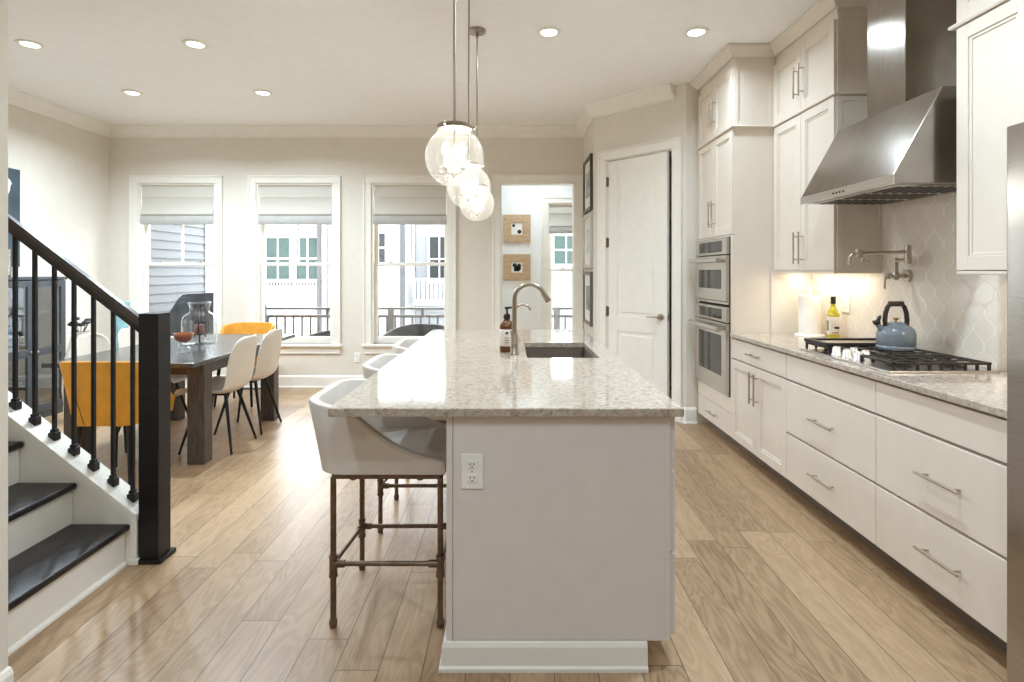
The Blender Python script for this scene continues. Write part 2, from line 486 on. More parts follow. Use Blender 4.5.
# picture wall and its returns are one solid block with the diagonal pantry front cut by the door
S(MB().prism([(PW, 5.745), (PW, FARY+T), (PW+0.12, FARY+T), (PW+0.12, 5.795)], 0, CEILZ, 'z').build('wall_picture', WALL), 'short beige wall holding three small framed pictures', 'wall')
S(MB().box(DG0[0], RIGHTX+0.15, 5.02, 5.14, 0, CEILZ).build('wall_oven_side', WALL), 'narrow beige wall between pantry door and oven tower', 'wall')
FD = frame_of((DG1[0], DG1[1], 0), (1, -1, 0), (-1, -1, 0))    # u from far corner towards the ovens
DL = math.hypot(DG0[0]-DG1[0], DG0[1]-DG1[1])
DU0, DU1, DH = 0.155, 0.895, 2.525
b = MB()
b.box(0, DU0, 0, CEILZ, -0.12, 0, M=FD); b.box(DU1, DL, 0, CEILZ, -0.12, 0, M=FD); b.box(DU0, DU1, DH, CEILZ, -0.12, 0, M=FD)
S(b.build('wall_pantry', WALL), 'angled beige wall around the tall white pantry door', 'wall')
S(MB().box(PW+0.12, 3.3, FARY+T-0.1, FARY+T, 0, CEILZ).build('wall_pantry_back', WALL), 'hidden wall closing the back of the pantry', 'wall')
S(MB().box(-0.5, -0.4, FARY+T, 7.95, 0, CEILZ).build('wall_hall_left', WHITEWALL), 'white side wall of the room beyond the doorway', 'wall')
S(MB().box(3.2, 3.3, FARY+T, 7.95, 0, CEILZ).build('wall_hall_right', WHITEWALL), 'white right wall of the room beyond the doorway', 'wall')
HW = (0.55, 1.42, 0.45, 2.37); HY = 7.95
b = MB(); b.box(-0.5, HW[0], HY, HY+T, 0, CEILZ); b.box(HW[1], 3.3, HY, HY+T, 0, CEILZ)
b.box(HW[0], HW[1], HY, HY+T, 0, HW[2]); b.box(HW[0], HW[1], HY, HY+T, HW[3], CEILZ)
S(b.build('wall_hall', WHITEWALL), 'white wall with two square frames seen through the doorway', 'wall')
# near wall beside the stairs, and the rear wall behind the camera
S(MB().box(LEFTX, -1.577, 1.60, 1.73, 0, CEILZ, 0.003).build('wall_stair', WALL), 'end of the painted wall at the near side of the stairs', 'wall')
S(MB().box(LEFTX-0.15, RIGHTX+0.15, REAR_Y-0.15, REAR_Y, 0, CEILZ).build('wall_rear', WALL), 'plain rear wall facing the kitchen', 'wall')

# crown, baseboards
crown = [(0, CEILZ), (0.11, CEILZ), (0.11, CEILZ-0.018), (0.095, CEILZ-0.026), (0.078, CEILZ-0.05), (0.045, CEILZ-0.085), (0.028, CEILZ-0.1), (0.018, CEILZ-0.112), (0.018, CEILZ-0.13), (0, CEILZ-0.13)]
S(MB().sweep([(1.53, 5.095), DG1, (PW, FARY), (LEFTX, FARY), (LEFTX, 1.73)], crown).build('trim_1', TRIM), 'white crown moulding along the ceiling edge', 'moulding')
base = [(0, 0), (0.022, 0), (0.022, 0.012), (0.016, 0.02), (0.016, 0.125), (0.009, 0.14), (0, 0.145)]
def bboard(name, path, lab): return S(MB().sweep(path, base).build(name, TRIM), lab, 'baseboard')
bboard('baseboard_back', [(DOOR[0]-0.09, FARY), (LEFTX, FARY), (LEFTX, 2.72)], 'white baseboard along the window wall and left wall')
bboard('baseboard_picture', [(PW-0.0, 5.745), (PW, FARY)], 'white baseboard under the three small pictures')
bboard('baseboard_ovens', [(1.70, 5.02), DG0, (DG0[0]-0.03, DG0[1]+0.03)], 'short white baseboard between pantry door and ovens')
bboard('baseboard_stair', [(-1.577, 1.73), (-1.577, 1.60), (-2.4, 1.60)], 'white baseboard wrapping the near wall end')
bboard('baseboard_hall', [(3.19, HY), (-0.4, HY)], 'white baseboard of the room beyond the doorway')

# windows ------------------------------------------------------------
def window(n, x0, x1, z0, z1, Y, label, locks=True):
    t = thing('window_%d' % n, label, 'window', ((x0+x1)/2, Y, z0)); t['kind'] = 'structure'
    k = 0.085
    b = MB()
    b.box(x0-k, x0, Y-0.022, Y, z0, z1, 0.003); b.box(x1, x1+k, Y-0.022, Y, z0, z1, 0.003)
    b.box(x0-k, x1+k, Y-0.024, Y, z1, z1+k, 0.004)
    b.box(x0-k-0.006, x0-k+0.012, Y-0.034, Y, z0, z1+k, 0.003); b.box(x1+k-0.012, x1+k+0.006, Y-0.034, Y, z0, z1+k, 0.003)
    b.box(x0-k-0.006, x1+k+0.006, Y-0.034, Y, z1+k-0.012, z1+k+0.006, 0.003)
    b.build('casing', TRIM, t)
    b = MB(); b.box(x0-k-0.02, x1+k+0.02, Y-0.05, Y+0.06, z0-0.03, z0, 0.005); b.box(x0-k, x1+k, Y-0.02, Y, z0-0.115, z0-0.03, 0.004)
    b.build('sill', TRIM, t)
    b = MB(); b.box(x0-0.001, x0+0.02, Y-0.001, Y+T, z0, z1); b.box(x1-0.02, x1+0.001, Y-0.001, Y+T, z0, z1); b.box(x0+0.02, x1-0.02, Y-0.001, Y+T, z1-0.02, z1+0.001); b.box(x0+0.02, x1-0.02, Y+0.06, Y+T, z0, z0+0.02)
    b.build('jamb', TRIM, t)
    zm = z0+(z1-z0)*0.497
    for nm, a, c, yy in (('upper_sash', zm-0.02, z1-0.02, Y+0.10), ('lower_sash', z0+0.02, zm+0.02, Y+0.065)):
        b = MB(); w = 0.04
        b.box(x0+0.02, x0+0.02+w, yy, yy+0.034, a, c, 0.004); b.box(x1-0.02-w, x1-0.02, yy, yy+0.034, a, c, 0.004)
        b.box(x0+0.02+w, x1-0.02-w, yy, yy+0.034, c-0.036, c, 0.004)
        b.box(x0+0.02+w, x1-0.02-w, yy, yy+0.034, a, a+(0.06 if nm[0] == 'l' else 0.036), 0.004)
        if nm[0] == 'u': b.box((x0+x1)/2-0.01, (x0+x1)/2+0.01, yy+0.003, yy+0.03, a+0.036, c-0.036, 0.003)
        s = b.build(nm, TRIM, t)
        MB().box(x0+0.05, x1-0.05, yy+0.014, yy+0.018, a+0.03, c-0.03).build('pane', PANEGL, s)
        if nm[0] == 'l' and locks:
            for xx in (x0+0.22, x1-0.22):
                q = MB(); q.box(xx-0.03, xx+0.03, yy+0.0, yy+0.03, c, c+0.008, 0.002); q.cyl((xx, yy+0.015, c+0.008), (xx, yy+0.015, c+0.018), 0.012); q.bar((xx, yy+0.01, c+0.014), (xx+0.035, yy-0.01, c+0.014), 0.01, 0.006)
                q.build('sash_lock', NICKEL, s)
    return t
WL = ['left window with a roman shade, looking onto grey siding', 'middle window with a roman shade, looking onto two green panes opposite', 'right window with a roman shade, partly behind the glass globes']
for i, (a, c) in enumerate(WINS): window(i+1, a, c, WZ0, WZ1, FARY, WL[i])
window(4, *HW, HY, 'white window in the room beyond the doorway', True)

# roman shades
def roman(x0, x1, Y, ztop, zbot, label):
    t = thing('roman_shade', label, 'window shade', ((x0+x1)/2, Y, ztop), 0, 'roman shades on the window heads')
    h = ztop-zbot
    prof = [(0.03, ztop), (0.03, ztop-0.04)]
    zz = [(0.035, 0.30), (0.045, 0.315), (0.036, 0.34), (0.04, 0.62), (0.055, 0.70), (0.058, 0.74), (0.05, 0.765), (0.04, 0.775)]
    prof += [(d, ztop-h*f) for d, f in zz]
    back = [(0.02, ztop-h*0.775), (0.02, ztop)]
    poly = [(Y-d, z) for d, z in prof+back]
    MB().prism(poly, x0, x1, 'x').build('fabric', ROMAN, t, smooth=True)
    p2 = [(0.025, 0.76), (0.052, 0.79), (0.062, 0.86), (0.06, 0.95), (0.045, 1.0), (0.03, 0.99), (0.022, 0.9)]
    MB().prism([(Y-d, ztop-h*f) for d, f in p2], x0-0.008, x1+0.008, 'x').build('lower_fold', ROMANT, t, smooth=True)
    return t
RL = ['pale roman shade half lowered on the left window', 'pale roman shade on the middle window, its lowest fold slanting', 'pale roman shade on the right window beside the globes']
for (a, c), l in zip(WINS, RL): roman(a+0.03, c-0.03, FARY+0.055, WZ1-0.005, 1.945, l)
roman(HW[0]+0.02, HW[1]-0.02, HY+0.055, HW[3]-0.005, 1.93, 'white shade on the window beyond the doorway')

# doorway casing
def casing(name, x0, x1, z1, Y, lab):
    b = MB(); k = 0.09
    for a in (x0-k, x1): b.box(a, a+k, Y-0.022, Y, 0, z1+k, 0.004)
    b.box(x0-k, x1+k, Y-0.023, Y, z1, z1+k, 0.004)
    b.box(x0-k-0.005, x0-k+0.015, Y-0.032, Y, 0, z1+k, 0.003); b.box(x1+k-0.015, x1+k+0.005, Y-0.032, Y, 0, z1+k, 0.003)
    b.box(x0-k, x1+k, Y-0.032, Y, z1+k-0.012, z1+k+0.005, 0.003)
    b.box(x0-0.001, x0+0.012, Y-0.001, Y+T, 0, z1); b.box(x1-0.012, x1+0.001, Y-0.001, Y+T, 0, z1); b.box(x0+0.012, x1-0.012, Y-0.001, Y+T, z1-0.012, z1+0.001)
    return S(b.build(name, TRIM), lab, 'trim')
casing('trim_2', DOOR[0], DOOR[1], DOOR[2], FARY, 'white casing around the open doorway')

# pantry door
b = MB(); k = 0.092
b.box(DU0-k, DU0, 0, DH+k, 0, 0.02, 0.004, FD); b.box(DU1, DU1+k, 0, DH+k, 0, 0.02, 0.004, FD); b.box(DU0-k, DU1+k, DH, DH+k, 0, 0.021, 0.004, FD)
b.box(DU0-k-0.004, DU0-k+0.014, 0, DH+k, 0, 0.03, 0.003, FD); b.box(DU1+k-0.014, DU1+k+0.004, 0, DH+k, 0, 0.03, 0.003, FD); b.box(DU0-k, DU1+k, DH+k-0.012, DH+k+0.005, 0, 0.03, 0.003, FD)
b.box(DU0, DU0+0.012, 0, DH, -0.12, 0.0, 0, FD); b.box(DU1-0.012, DU1, 0, DH, -0.12, 0.0, 0, FD); b.box(DU0, DU1, DH-0.012, DH, -0.12, 0, 0, FD)
S(b.build('trim_3', TRIM), 'white casing around the angled pantry door', 'trim')
pd = thing('door_1', 'tall white two panel pantry door with lever, slightly ajar', 'door', (FD @ Vector((DU0+0.014, 0, -0.005)))[:])
pd['kind'] = 'structure'
pd.rotation_euler = (0, 0, -PI/4-math.radians(2.0))
DW = 0.678
def door_slab(w, h, d):
    b = MB(); st = 0.115
    # local: x along, y depth (front at 0 facing -y), z up
    b.box(0, w, 0.012, d, 0.006, h)
    b.box(0, st, 0, 0.014, 0.006, h, 0.002); b.box(w-st, w, 0, 0.014, 0.006, h, 0.002)
    for a, c in ((0.006, 0.22), (0.79, 0.94), (h-0.12, h)): b.box(st, w-st, 0, 0.014, a, c, 0.002)
    for a, c in ((0.22, 0.79), (0.94, h-0.12)):
        b.box(st, w-st, 0.006, 0.014, a, c, 0.0)
        b.box(st+0.035, w-st-0.035, 0.001, 0.014, a+0.035, c-0.035, 0.012)
    return b
ds = door_slab(DW, DH-0.02, 0.04).build('panel', TRIM, pd, local=True)
b = MB(); hx, hz = DW-0.065, 0.955
b.cyl((hx, 0.004, hz), (hx, -0.012, hz), 0.032, seg=24); b.cyl((hx, -0.012, hz), (hx, -0.05, hz), 0.011)
b.tube([(hx, -0.05, hz), (hx-0.03, -0.054, hz+0.002), (hx-0.075, -0.052, hz+0.004), (hx-0.125, -0.05, hz-0.002)], [0.012, 0.011, 0.009, 0.008])
b.build('handle', NICKEL, pd, local=True, smooth=True)
MB().box(DW-0.001, DW+0.002, 0.008, 0.03, hz-0.03, hz+0.03).build('latch_plate', NICKEL, pd, local=True)
for z in (0.3, 0.98, 1.68, 2.3):
    b = MB(); b.cyl((-0.006, -0.008, z-0.05), (-0.006, -0.008, z+0.05), 0.009); b.box(-0.002, 0.012, -0.002, 0.002, z-0.045, z+0.045)
    b.build('hinge', BRONZE, pd, local=True)
# the dark pantry behind the door
b = MB()
b.box(RIGHTX-0.02, RIGHTX, 5.15, FARY+0.02, 0, CEILZ)
S(b.build('wall_pantry_inner', mat('pantry_paint', srgb(80, 74, 66), 0.9)), 'dark inner wall of the pantry', 'wall')

# ------------------------------------------------------------------ outdoors (seen through the windows)
S(MB().box(-30, 25, 8.5, 45, -3.7, -3.5).build('ground', GROUND), 'pale paved ground between the houses', 'ground')
S(MB().box(-5.2, 3.6, FARY+T+0.0, 8.42, -0.32, -0.2).build('deck_floor', DECK), 'grey board deck outside the dining windows', 'deck')
# wing wall with lapped grey siding
wg = thing('siding_wing', 'grey lap siding wall with white corner board outside the left window', 'exterior wall', (-5.0, 6.75, -0.3))
b = MB(); z = -0.3
while z < 3.6:
    b.prism([(-4.915, z), (-4.882, z), (-4.902, z+0.128), (-4.915, z+0.128)], 6.74, 8.8, 'y'); z += 0.125
b.build('lap_boards', SIDG, wg)
b = MB(); b.box(-5.0, -4.868, 8.8, 8.93, -0.3, 3.6, 0.004); b.build('corner_board', SIDW, wg)
MB().box(-5.1, -4.915, 6.74, 8.8, -0.3, 3.6).build('sheathing', SIDG, wg)
# deck railing
rl = thing('deck_railing', 'grey metal deck railing with slim upright balusters outside', 'railing', (-2, 8.3, -0.2))
zt = 0.845
MB().box(-4.86, 3.4, 8.27, 8.33, zt-0.035, zt, 0.004).build('top_rail', RAILG, rl)
MB().box(-4.86, 3.4, 8.28, 8.32, zt-0.155, zt-0.115, 0.003).build('middle_rail', RAILG, rl)
MB().box(-4.86, 3.4, 8.28, 8.32, -0.11, -0.07, 0.003).build('bottom_rail', RAILG, rl)
for k in range(3):
    MB().box(-4.86+k*2.5+0.55-0.03, -4.86+k*2.5+0.61, 8.26, 8.34, -0.2, zt+0.0, 0.003).build('post', RAILG, rl)
for x in (-3.92, -2.75, -1.32, -0.4):
    MB().box(x-0.022, x+0.022, 8.28, 8.32, zt-0.12, zt-0.03).build('spacer_block', RAILG, rl)
for k in range(64):
    x = -4.8+k*0.128
    if x > 3.35: break
    MB().box(x-0.012, x+0.012, 8.288, 8.312, -0.08, zt-0.12).build('baluster', RAILG, rl)
# covered grill
gc = thing('grill_cover', 'charcoal fabric cover over a grill outside the left window', 'covered grill', (-3.95, 7.45, -0.2))
b = MB(); b.prism([(-4.48, -0.18), (-4.46, 0.83), (-4.30, 1.07), (-4.24, 1.09), (-3.6, 1.115), (-3.42, 0.95), (-3.38, -0.18)], 7.15, 7.75, 'y')
bmesh.ops.bevel(b.bm, geom=b.bm.edges[:], offset=0.025, segments=2, affect='EDGES')
b.build('cover', GRILL, gc, smooth=True)
b = MB(); b.box(-4.49, -3.37, 7.14, 7.76, -0.2, -0.12, 0.01); b.build('hem', GRILL, gc)

def upath(f, bk, a, r, n=7):
    """U-shaped plan: from front right (+x, -y) round the back to front left; returns (point, outward normal)"""
    out = []
    m = 6
    for k in range(m): out.append(((f+(-bk+r-f)*k/m, -a), (0, -1)))
    for k in range(n+1):
        t = -PI/2-PI/2*k/n
        out.append(((-bk+r+r*math.cos(t), -a+r+r*math.sin(t)), (math.cos(t), math.sin(t))))
    for k in range(1, 4): out.append(((-bk, (-a+r)+(2*(a-r))*k/4), (-1, 0)))
    for k in range(n+1):
        t = PI-PI/2*k/n
        out.append(((-bk+r+r*math.cos(t), a-r+r*math.sin(t)), (math.cos(t), math.sin(t))))
    for k in range(1, m+1): out.append(((-bk+r+(f+bk-r)*k/m, a), (0, 1)))
    return out
def tub(b, path, zb, ztf, flare, th, ins=0.0):
    """closed upholstered wrap: zb bottom, ztf(x) top height, flare outwards per metre of height"""
    t = bmesh.new(); rings = []
    zmax = max(ztf(p[0]) for p, _ in path)
    for (px, py), (nx, ny) in path:
        zt_ = ztf(px); h = zt_-zb
        sec = [(0, zb), (flare*h*0.5, zb+h*0.5), (flare*h, zt_-th*0.35), (flare*h-th*0.12, zt_-th*0.1), (flare*h-th*0.5, zt_), (flare*h-th*0.88, zt_-th*0.12), (flare*h-th, zt_-th*0.4), (flare*h*0.5-th-ins, zb+h*0.5), (-th-ins, zb)]
        rings.append([t.verts.new((px+nx*d, py+ny*d, z)) for d, z in sec])
    k = len(rings[0])
    for a, c in zip(rings, rings[1:]):
        for j in range(k): t.faces.new((a[j], a[(j+1) % k], c[(j+1) % k], c[j]))
    t.faces.new(rings[0]); t.faces.new(rings[-1][::-1])
    b._add(t); return b
def lerp_tab(tab):
    def f(x):
        if x <= tab[0][0]: return tab[0][1]
        for (x0, z0), (x1, z1) in zip(tab, tab[1:]):
            if x <= x1:
                q = (x-x0)/(x1-x0); return z0+(z1-z0)*q
        return tab[-1][1]
    return f
# patio chairs of dark wicker
def patio(label, loc, rz, sc=1.0):
    t = thing('patio_chair', label, 'patio chair', loc, rz, 'wicker chairs on the deck'); t.scale = (1, 1, sc)
    b = MB(); tub(b, upath(0.34, 0.36, 0.42, 0.3), 0.12, lerp_tab([(-0.36, 0.83), (0.0, 0.72), (0.34, 0.62)]), 0.1, 0.05); b.build('woven_back', WICK, t, local=True, smooth=True)
    MB().box(-0.33, 0.34, -0.38, 0.38, 0.3, 0.46, 0.05).build('seat', WICK, t, local=True, smooth=True)
    for x in (-0.28, 0.28):
        for y in (-0.32, 0.32): MB().cyl((x, y, 0), (x, y, 0.31), 0.018).build('leg', BLACKM, t, local=True)
    return t
patio('dark wicker patio chair with curved rim outside the right window', (-1.32, 7.55, -0.2), -PI/2-0.4)
patio('dark wicker patio chair low outside the middle window', (-2.45, 7.25, -0.2), -PI/2-0.5, 0.93)

# houses opposite
def siding(name, col):
    m = bpy.data.materials.new(name); m.use_nodes = True
    h = NT(m); p = h.n['Principled BSDF']; q = h.sep(h.coords())
    f = h.m('FRACT', h.m('DIVIDE', q[2], 0.16))
    p.inputs['Base Color'].default_value = (*col, 1); p.inputs['Roughness'].default_value = 0.7
    h.l.new(h.bump(f, 1.0, 0.03), p.inputs['Normal'])
    return m
SIDFAR = siding('far_white_siding', srgb(146, 146, 146)); SIDFARG = siding('far_grey_siding', srgb(122, 125, 128))
def hwin(parent, x0, x1, z0, z1, Y, pm, mull=True):
    b = MB(); k = 0.1
    b.box(x0-k, x0, Y-0.06, Y, z0-k, z1+k); b.box(x1, x1+k, Y-0.06, Y, z0-k, z1+k); b.box(x0, x1, Y-0.06, Y, z1, z1+k); b.box(x0-k, x1+k, Y-0.09, Y, z0-k, z0)
    b.box(x0, x1, Y-0.05, Y, (z0+z1)/2-0.03, (z0+z1)/2+0.03)
    if mull: b.box((x0+x1)/2-0.025, (x0+x1)/2+0.025, Y-0.05, Y, z0, z1)
    w = b.build('window', SIDW, parent)
    MB().box(x0, x1, Y-0.03, Y-0.01, z0, z1).build('pane', pm, w)
HA = 17.0; kA = HA/550
def hx(px): return (px-510)*kA
def hz(py): return 1.385-(py-271.5)*kA
ha = thing('neighbour_house', 'white sided house opposite with paired green windows', 'house', (-8, HA, -3.5))
MB().box(-16, hx(321), HA, HA+6, -3.5, 3.1).build('wall', SIDFAR, ha)
hwin(ha, hx(267), hx(290), hz(279), hz(238), HA, PANEG); hwin(ha, hx(297), hx(319), hz(279), hz(238), HA, PANEG)
hwin(ha, hx(215), hx(238), hz(279), hz(238), HA, PANEG)
for x0, x1 in ((266, 291), (296, 320)):
    b = MB(); b.box(hx(x0), hx(x1), HA-0.12, HA-0.04, hz(281), hz(279.5)); b.box(hx(x0), hx(x1), HA-0.12, HA-0.04, hz(286.5), hz(285.5))
    n = 9
    for k in range(n): xx = hx(x0)+(hx(x1)-hx(x0))*k/(n-1); b.box(xx-0.03, xx+0.03, HA-0.1, HA-0.05, hz(286), hz(280))
    b.build('window_guard', RAILG, ha)
MB().cyl((hx(321.5)-0.03, HA-0.12, -3.5), (hx(321.5)-0.03, HA-0.12, 3.1), 0.075).build('downspout', DSPOUT, ha)
hb = thing('townhouse', 'pale grey sided house with a dark downspout, right of the white one', 'house', (-4.5, HA+1, -3.5))
MB().box(hx(321)+0.02, hx(402), HA+0.6, HA+6, -3.5, 3.1).build('wall', SIDFAR, hb)
hwin(hb, hx(374), hx(381), hz(262), hz(232), HA+0.6, DARKPANE, False)
MB().cyl((hx(400), HA+0.4, -3.5), (hx(400), HA+0.4, 3.1), 0.08).build('downspout', DSPOUT, hb)
hc = thing('porch_house', 'white house with a balcony railing and dark window', 'house', (1, HA+2, -3.5))
MB().box(hx(402)+0.02, 14, HA+2.4, HA+7, -3.5, 3.1).build('wall', SIDFARG, hc)
k2 = (HA+2.4)/550
hwin(hc, (430-510)*k2, (449-510)*k2, 1.385-(281-271.5)*k2, 1.385+(271.5-237)*k2, HA+2.4, DARKPANE)
hwin(hc, (554-510)*k2, (578-510)*k2, 1.385-(264-271.5)*k2, 1.385+(271.5-236)*k2, HA+2.4, PANEG)
b = MB(); b.box(hx(408), hx(470), HA+0.9, HA+2.4, hz(307), hz(303.5)); b.build('porch_floor', SIDW, hc)
b = MB(); b.box(hx(408), hx(470), HA+0.92, HA+1.0, hz(281), hz(278.5)); b.box(hx(408), hx(470), HA+0.92, HA+1.0, hz(303), hz(301)); b.build('porch_rail', SIDW, hc)
for k in range(13): MB().box(hx(409+k*4.6)-0.035, hx(409+k*4.6)+0.035, HA+0.93, HA+0.99, hz(302), hz(280)).build('porch_baluster', SIDW, hc)

# ------------------------------------------------------------------ stairs
st = thing('staircase', 'closed staircase with black treads and white risers at left', 'staircase', (-1.82, 2.2, 0))
NS = 9
for k in range(NS):
    xr_ = -1.82-0.25*k; zt_ = 0.195*(k+1)
    MB().box(xr_-0.25-0.02, xr_+0.028, 1.732, 2.60, zt_-0.032, zt_, 0.012, seg=3).build('tread', TREAD, st, smooth=True)
    b = MB(); b.box(xr_-0.02, xr_, 1.732, 2.60, 0.195*k, zt_-0.03)
    if k == 0: b.prism([(xr_, 0), (xr_+0.014, 0), (xr_+0.012, 0.01), (xr_, 0.018)], 1.732, 2.60, 'y')
    b.build('riser', TRIM, st)
zc = lambda X: 0.25+0.78*(-1.775-X)
xe = -1.82-0.25*NS
b = MB(); b.prism([(-1.775, 0), (-1.775, zc(-1.775)-0.03), (xe, zc(xe)-0.03), (xe, 0)], 2.603, 2.70, 'y'); b.build('knee_wall', TRIM, st)
b = MB(); b.prism([(-1.762, zc(-1.762)-0.03), (-1.762, zc(-1.762)), (xe, zc(xe)), (xe, zc(xe)-0.03)], 2.588, 2.715, 'y')
b.prism([(-1.775, zc(-1.775)-0.065), (-1.775, zc(-1.775)-0.03), (xe, zc(xe)-0.03), (xe, zc(xe)-0.065)], 2.595, 2.708, 'y')
b.build('curb_cap', TRIM, st)
b = MB(); b.box(-1.79, -1.762, 2.59, 2.603, 0, 0.215, 0.003); b.box(-1.80, -1.755, 2.588, 2.7, 0, 0.03, 0.004); b.build('end_trim', TRIM, st)

sr = thing('stair_railing', 'black stair railing with square newel post and iron balusters', 'railing', (-1.7, 2.65, 0))
b = MB(); b.box(-1.762, -1.668, 2.606, 2.706, 0, 1.186, 0.004); np_ = b.build('newel_post', BLACKW, sr)
b = MB(); b.box(-1.775, -1.650, 2.595, 2.725, 0, 0.022, 0.006); b.build('base_shoe', BLACKW, np_)
b = MB(); rz_ = lambda X: 1.125+0.77*(-1.762-X)
pr = [(-0.03, -0.04), (0.03, -0.04), (0.034, -0.01), (0.03, 0.012), (0.014, 0.024), (-0.014, 0.024), (-0.03, 0.012), (-0.034, -0.01)]
t_ = bmesh.new(); rr_ = []
for X in (-1.762, -3.9): rr_.append([t_.verts.new((X, 2.655+a, rz_(X)+c)) for a, c in pr])
for j in range(8): t_.faces.new((rr_[0][j], rr_[0][(j+1) % 8], rr_[1][(j+1) % 8], rr_[1][j]))
t_.faces.new(rr_[0]); t_.faces.new(rr_[1][::-1]); b._add(t_)
b.build('handrail', RAILW, sr)
for k in range(17):
    X = -1.821-0.0945*k
    z0, z1 = zc(X), rz_(X)-0.035
    bl = MB().box(X-0.0075, X+0.0075, 2.6475, 2.6625, z0, z1).build('baluster', BLACKM, sr)
    b = MB(); b.box(X-0.018, X+0.018, 2.637, 2.673, z0-0.01, z0+0.03, 0.003); b.box(X-0.013, X+0.013, 2.642, 2.668, z0+0.03, z0+0.045, 0.003)
    b.build('shoe', BLACKM, bl)

# ------------------------------------------------------------------ cabinets
def pull(M, u, v, length, vertical, parent, m=NICKEL, name='handle'):
    """bar pull centred at u,v on the face of frame M"""
    b = MB(); h = length/2; o = 0.034
    def P(a, c): return M @ Vector((u+(0 if vertical else a), v+(a if vertical else 0), c))
    b.cyl(P(-h, o), P(h, o), 0.006, seg=12)
    for s_ in (-1, 1): b.cyl(P(s_*(h-0.03), 0.0), P(s_*(h-0.03), o), 0.0045, seg=8)
    return b.build(name, m, parent, smooth=True)
def shaker(M, u0, u1, v0, v1, parent, m=CAB, th=0.02, fr=0.06, name='door'):
    b = MB(); g = 0.0015
    u0 += g; u1 -= g; v0 += g; v1 -= g
    b.box(u0, u0+fr, v0, v1, 0, th, 0.002, M); b.box(u1-fr, u1, v0, v1, 0, th, 0.002, M)
    b.box(u0+fr, u1-fr, v0, v0+fr, 0, th, 0.002, M); b.box(u0+fr, u1-fr, v1-fr, v1, 0, th, 0.002, M)
    k = 0.014
    b.ring(u0+fr, u1-fr, v0+fr, v1-fr, k, 0.001, th-0.006, 0.002, M)
    b.box(u0+fr, u1-fr, v0+fr, v1-fr, 0, th-0.011, 0, M)
    return b.build(name, m, parent)
def slab(M, u0, u1, v0, v1, parent, m=CAB, th=0.02, name='drawer'):
    g = 0.0022
    return MB().box(u0+g, u1-g, v0+g, v1-g, -0.013, th, 0.0025, M).build(name, m, parent)
FX = 1.722                                      # carcass front; fronts stand 2 cm proud
FR = frame_of((FX, 0, 0), (0, 1, 0), (-1, 0, 0))        # u = world Y, v = z
Y0, Y1, Y2, Y3 = 1.76, 2.56, 3.39, 4.22
def base_cab(label, ya, yb):
    t = thing('base_cabinet', label, 'cabinet', ((FX+2.32)/2, (ya+yb)/2, 0), 0, 'base cabinets under the right worktop')
    MB().box(FX+0.014, 2.325, ya+0.0005, yb-0.0005, 0.105, 0.883).build('body', CAB, t)
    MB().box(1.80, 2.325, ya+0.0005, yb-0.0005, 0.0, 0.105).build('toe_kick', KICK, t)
    return t
t = base_cab('cream base cabinet with plain wide drawers nearest the fridge', Y0, Y1)
slab(FR, Y0, Y1, 0.724, 0.874, t, name='false_front')
for a, c in ((0.400, 0.716), (0.108, 0.392)):
    d = slab(FR, Y0, Y1, a, c, t); pull(FR @ Matrix.Translation((0, 0, 0.02)), (Y0+Y1)/2, (a+c)/2+0.0, 0.22, False, d)
t = base_cab('cream base cabinet with plain wide drawers below the cooktop knobs', Y1, Y2)
slab(FR, Y1, Y2, 0.724, 0.874, t, name='false_front')
for a, c in ((0.400, 0.716), (0.108, 0.392)):
    d = slab(FR, Y1, Y2, a, c, t); pull(FR @ Matrix.Translation((0, 0, 0.02)), (Y1+Y2)/2, (a+c)/2, 0.22, False, d)
t = base_cab('cream base cabinet with two doors under one drawer beside the ovens', Y2, Y3)
d = slab(FR, Y2, Y3, 0.724, 0.874, t); pull(FR @ Matrix.Translation((0, 0, 0.02)), (Y2+Y3)/2, 0.80, 0.18, False, d)
ym = (Y2+Y3)/2
for s_, a, c in ((1, Y2, ym), (-1, ym, Y3)):
    d = shaker(FR, a, c, 0.108, 0.718, t); pull(FR @ Matrix.Translation((0, 0, 0.02)), ym-s_*0.035, 0.57, 0.22, True, d)
# oven tower
ot = thing('oven_tower', 'tall cream cabinet tower holding the two wall ovens', 'cabinet', (2.02, 4.6, 0))
TY0, TY1 = Y3+0.002, 4.975
b = MB(); b.box(FX, 2.325, TY0, TY0+0.02, 0.105, 3.05); b.box(FX, 2.325, TY1-0.02, TY1, 0.105, 3.05)
b.box(2.30, 2.325, TY0+0.02, TY1-0.02, 0.105, 3.05)
for z in (0.105, 0.37, 1.09, 1.66, 2.49, 3.0): b.box(FX+0.001, 2.3, TY0+0.02, TY1-0.02, z, z+0.02)
b.box(FX-0.0005, FX+0.02, TY0+0.02, TY1-0.02, 2.966, 2.999)
b.box(FX-0.001, FX+0.019, TY0+0.02, TY1-0.02, 3.02, 3.05)
b.build('body', CAB, ot)
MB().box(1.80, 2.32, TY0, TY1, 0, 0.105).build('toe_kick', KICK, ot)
b = MB(); yy = (TY0, TY1)
b.box(FX-0.02, FX, TY0, TY0+0.03, 0.29, 1.668, 0.002); b.box(FX-0.02, FX, TY1-0.03, TY1, 0.29, 1.668, 0.002)
b.box(FX-0.02, FX, TY0+0.03, TY1-0.03, 0.29, 0.412, 0.002); b.box(FX-0.02, FX, TY0+0.03, TY1-0.03, 1.655, 1.668, 0.002)
b.build('oven_surround', CAB, ot)
d = slab(FR, TY0, TY1, 0.108, 0.288, ot); pull(FR @ Matrix.Translation((0, 0, 0.02)), (TY0+TY1)/2, 0.2, 0.18, False, d)
ym = (TY0+TY1)/2
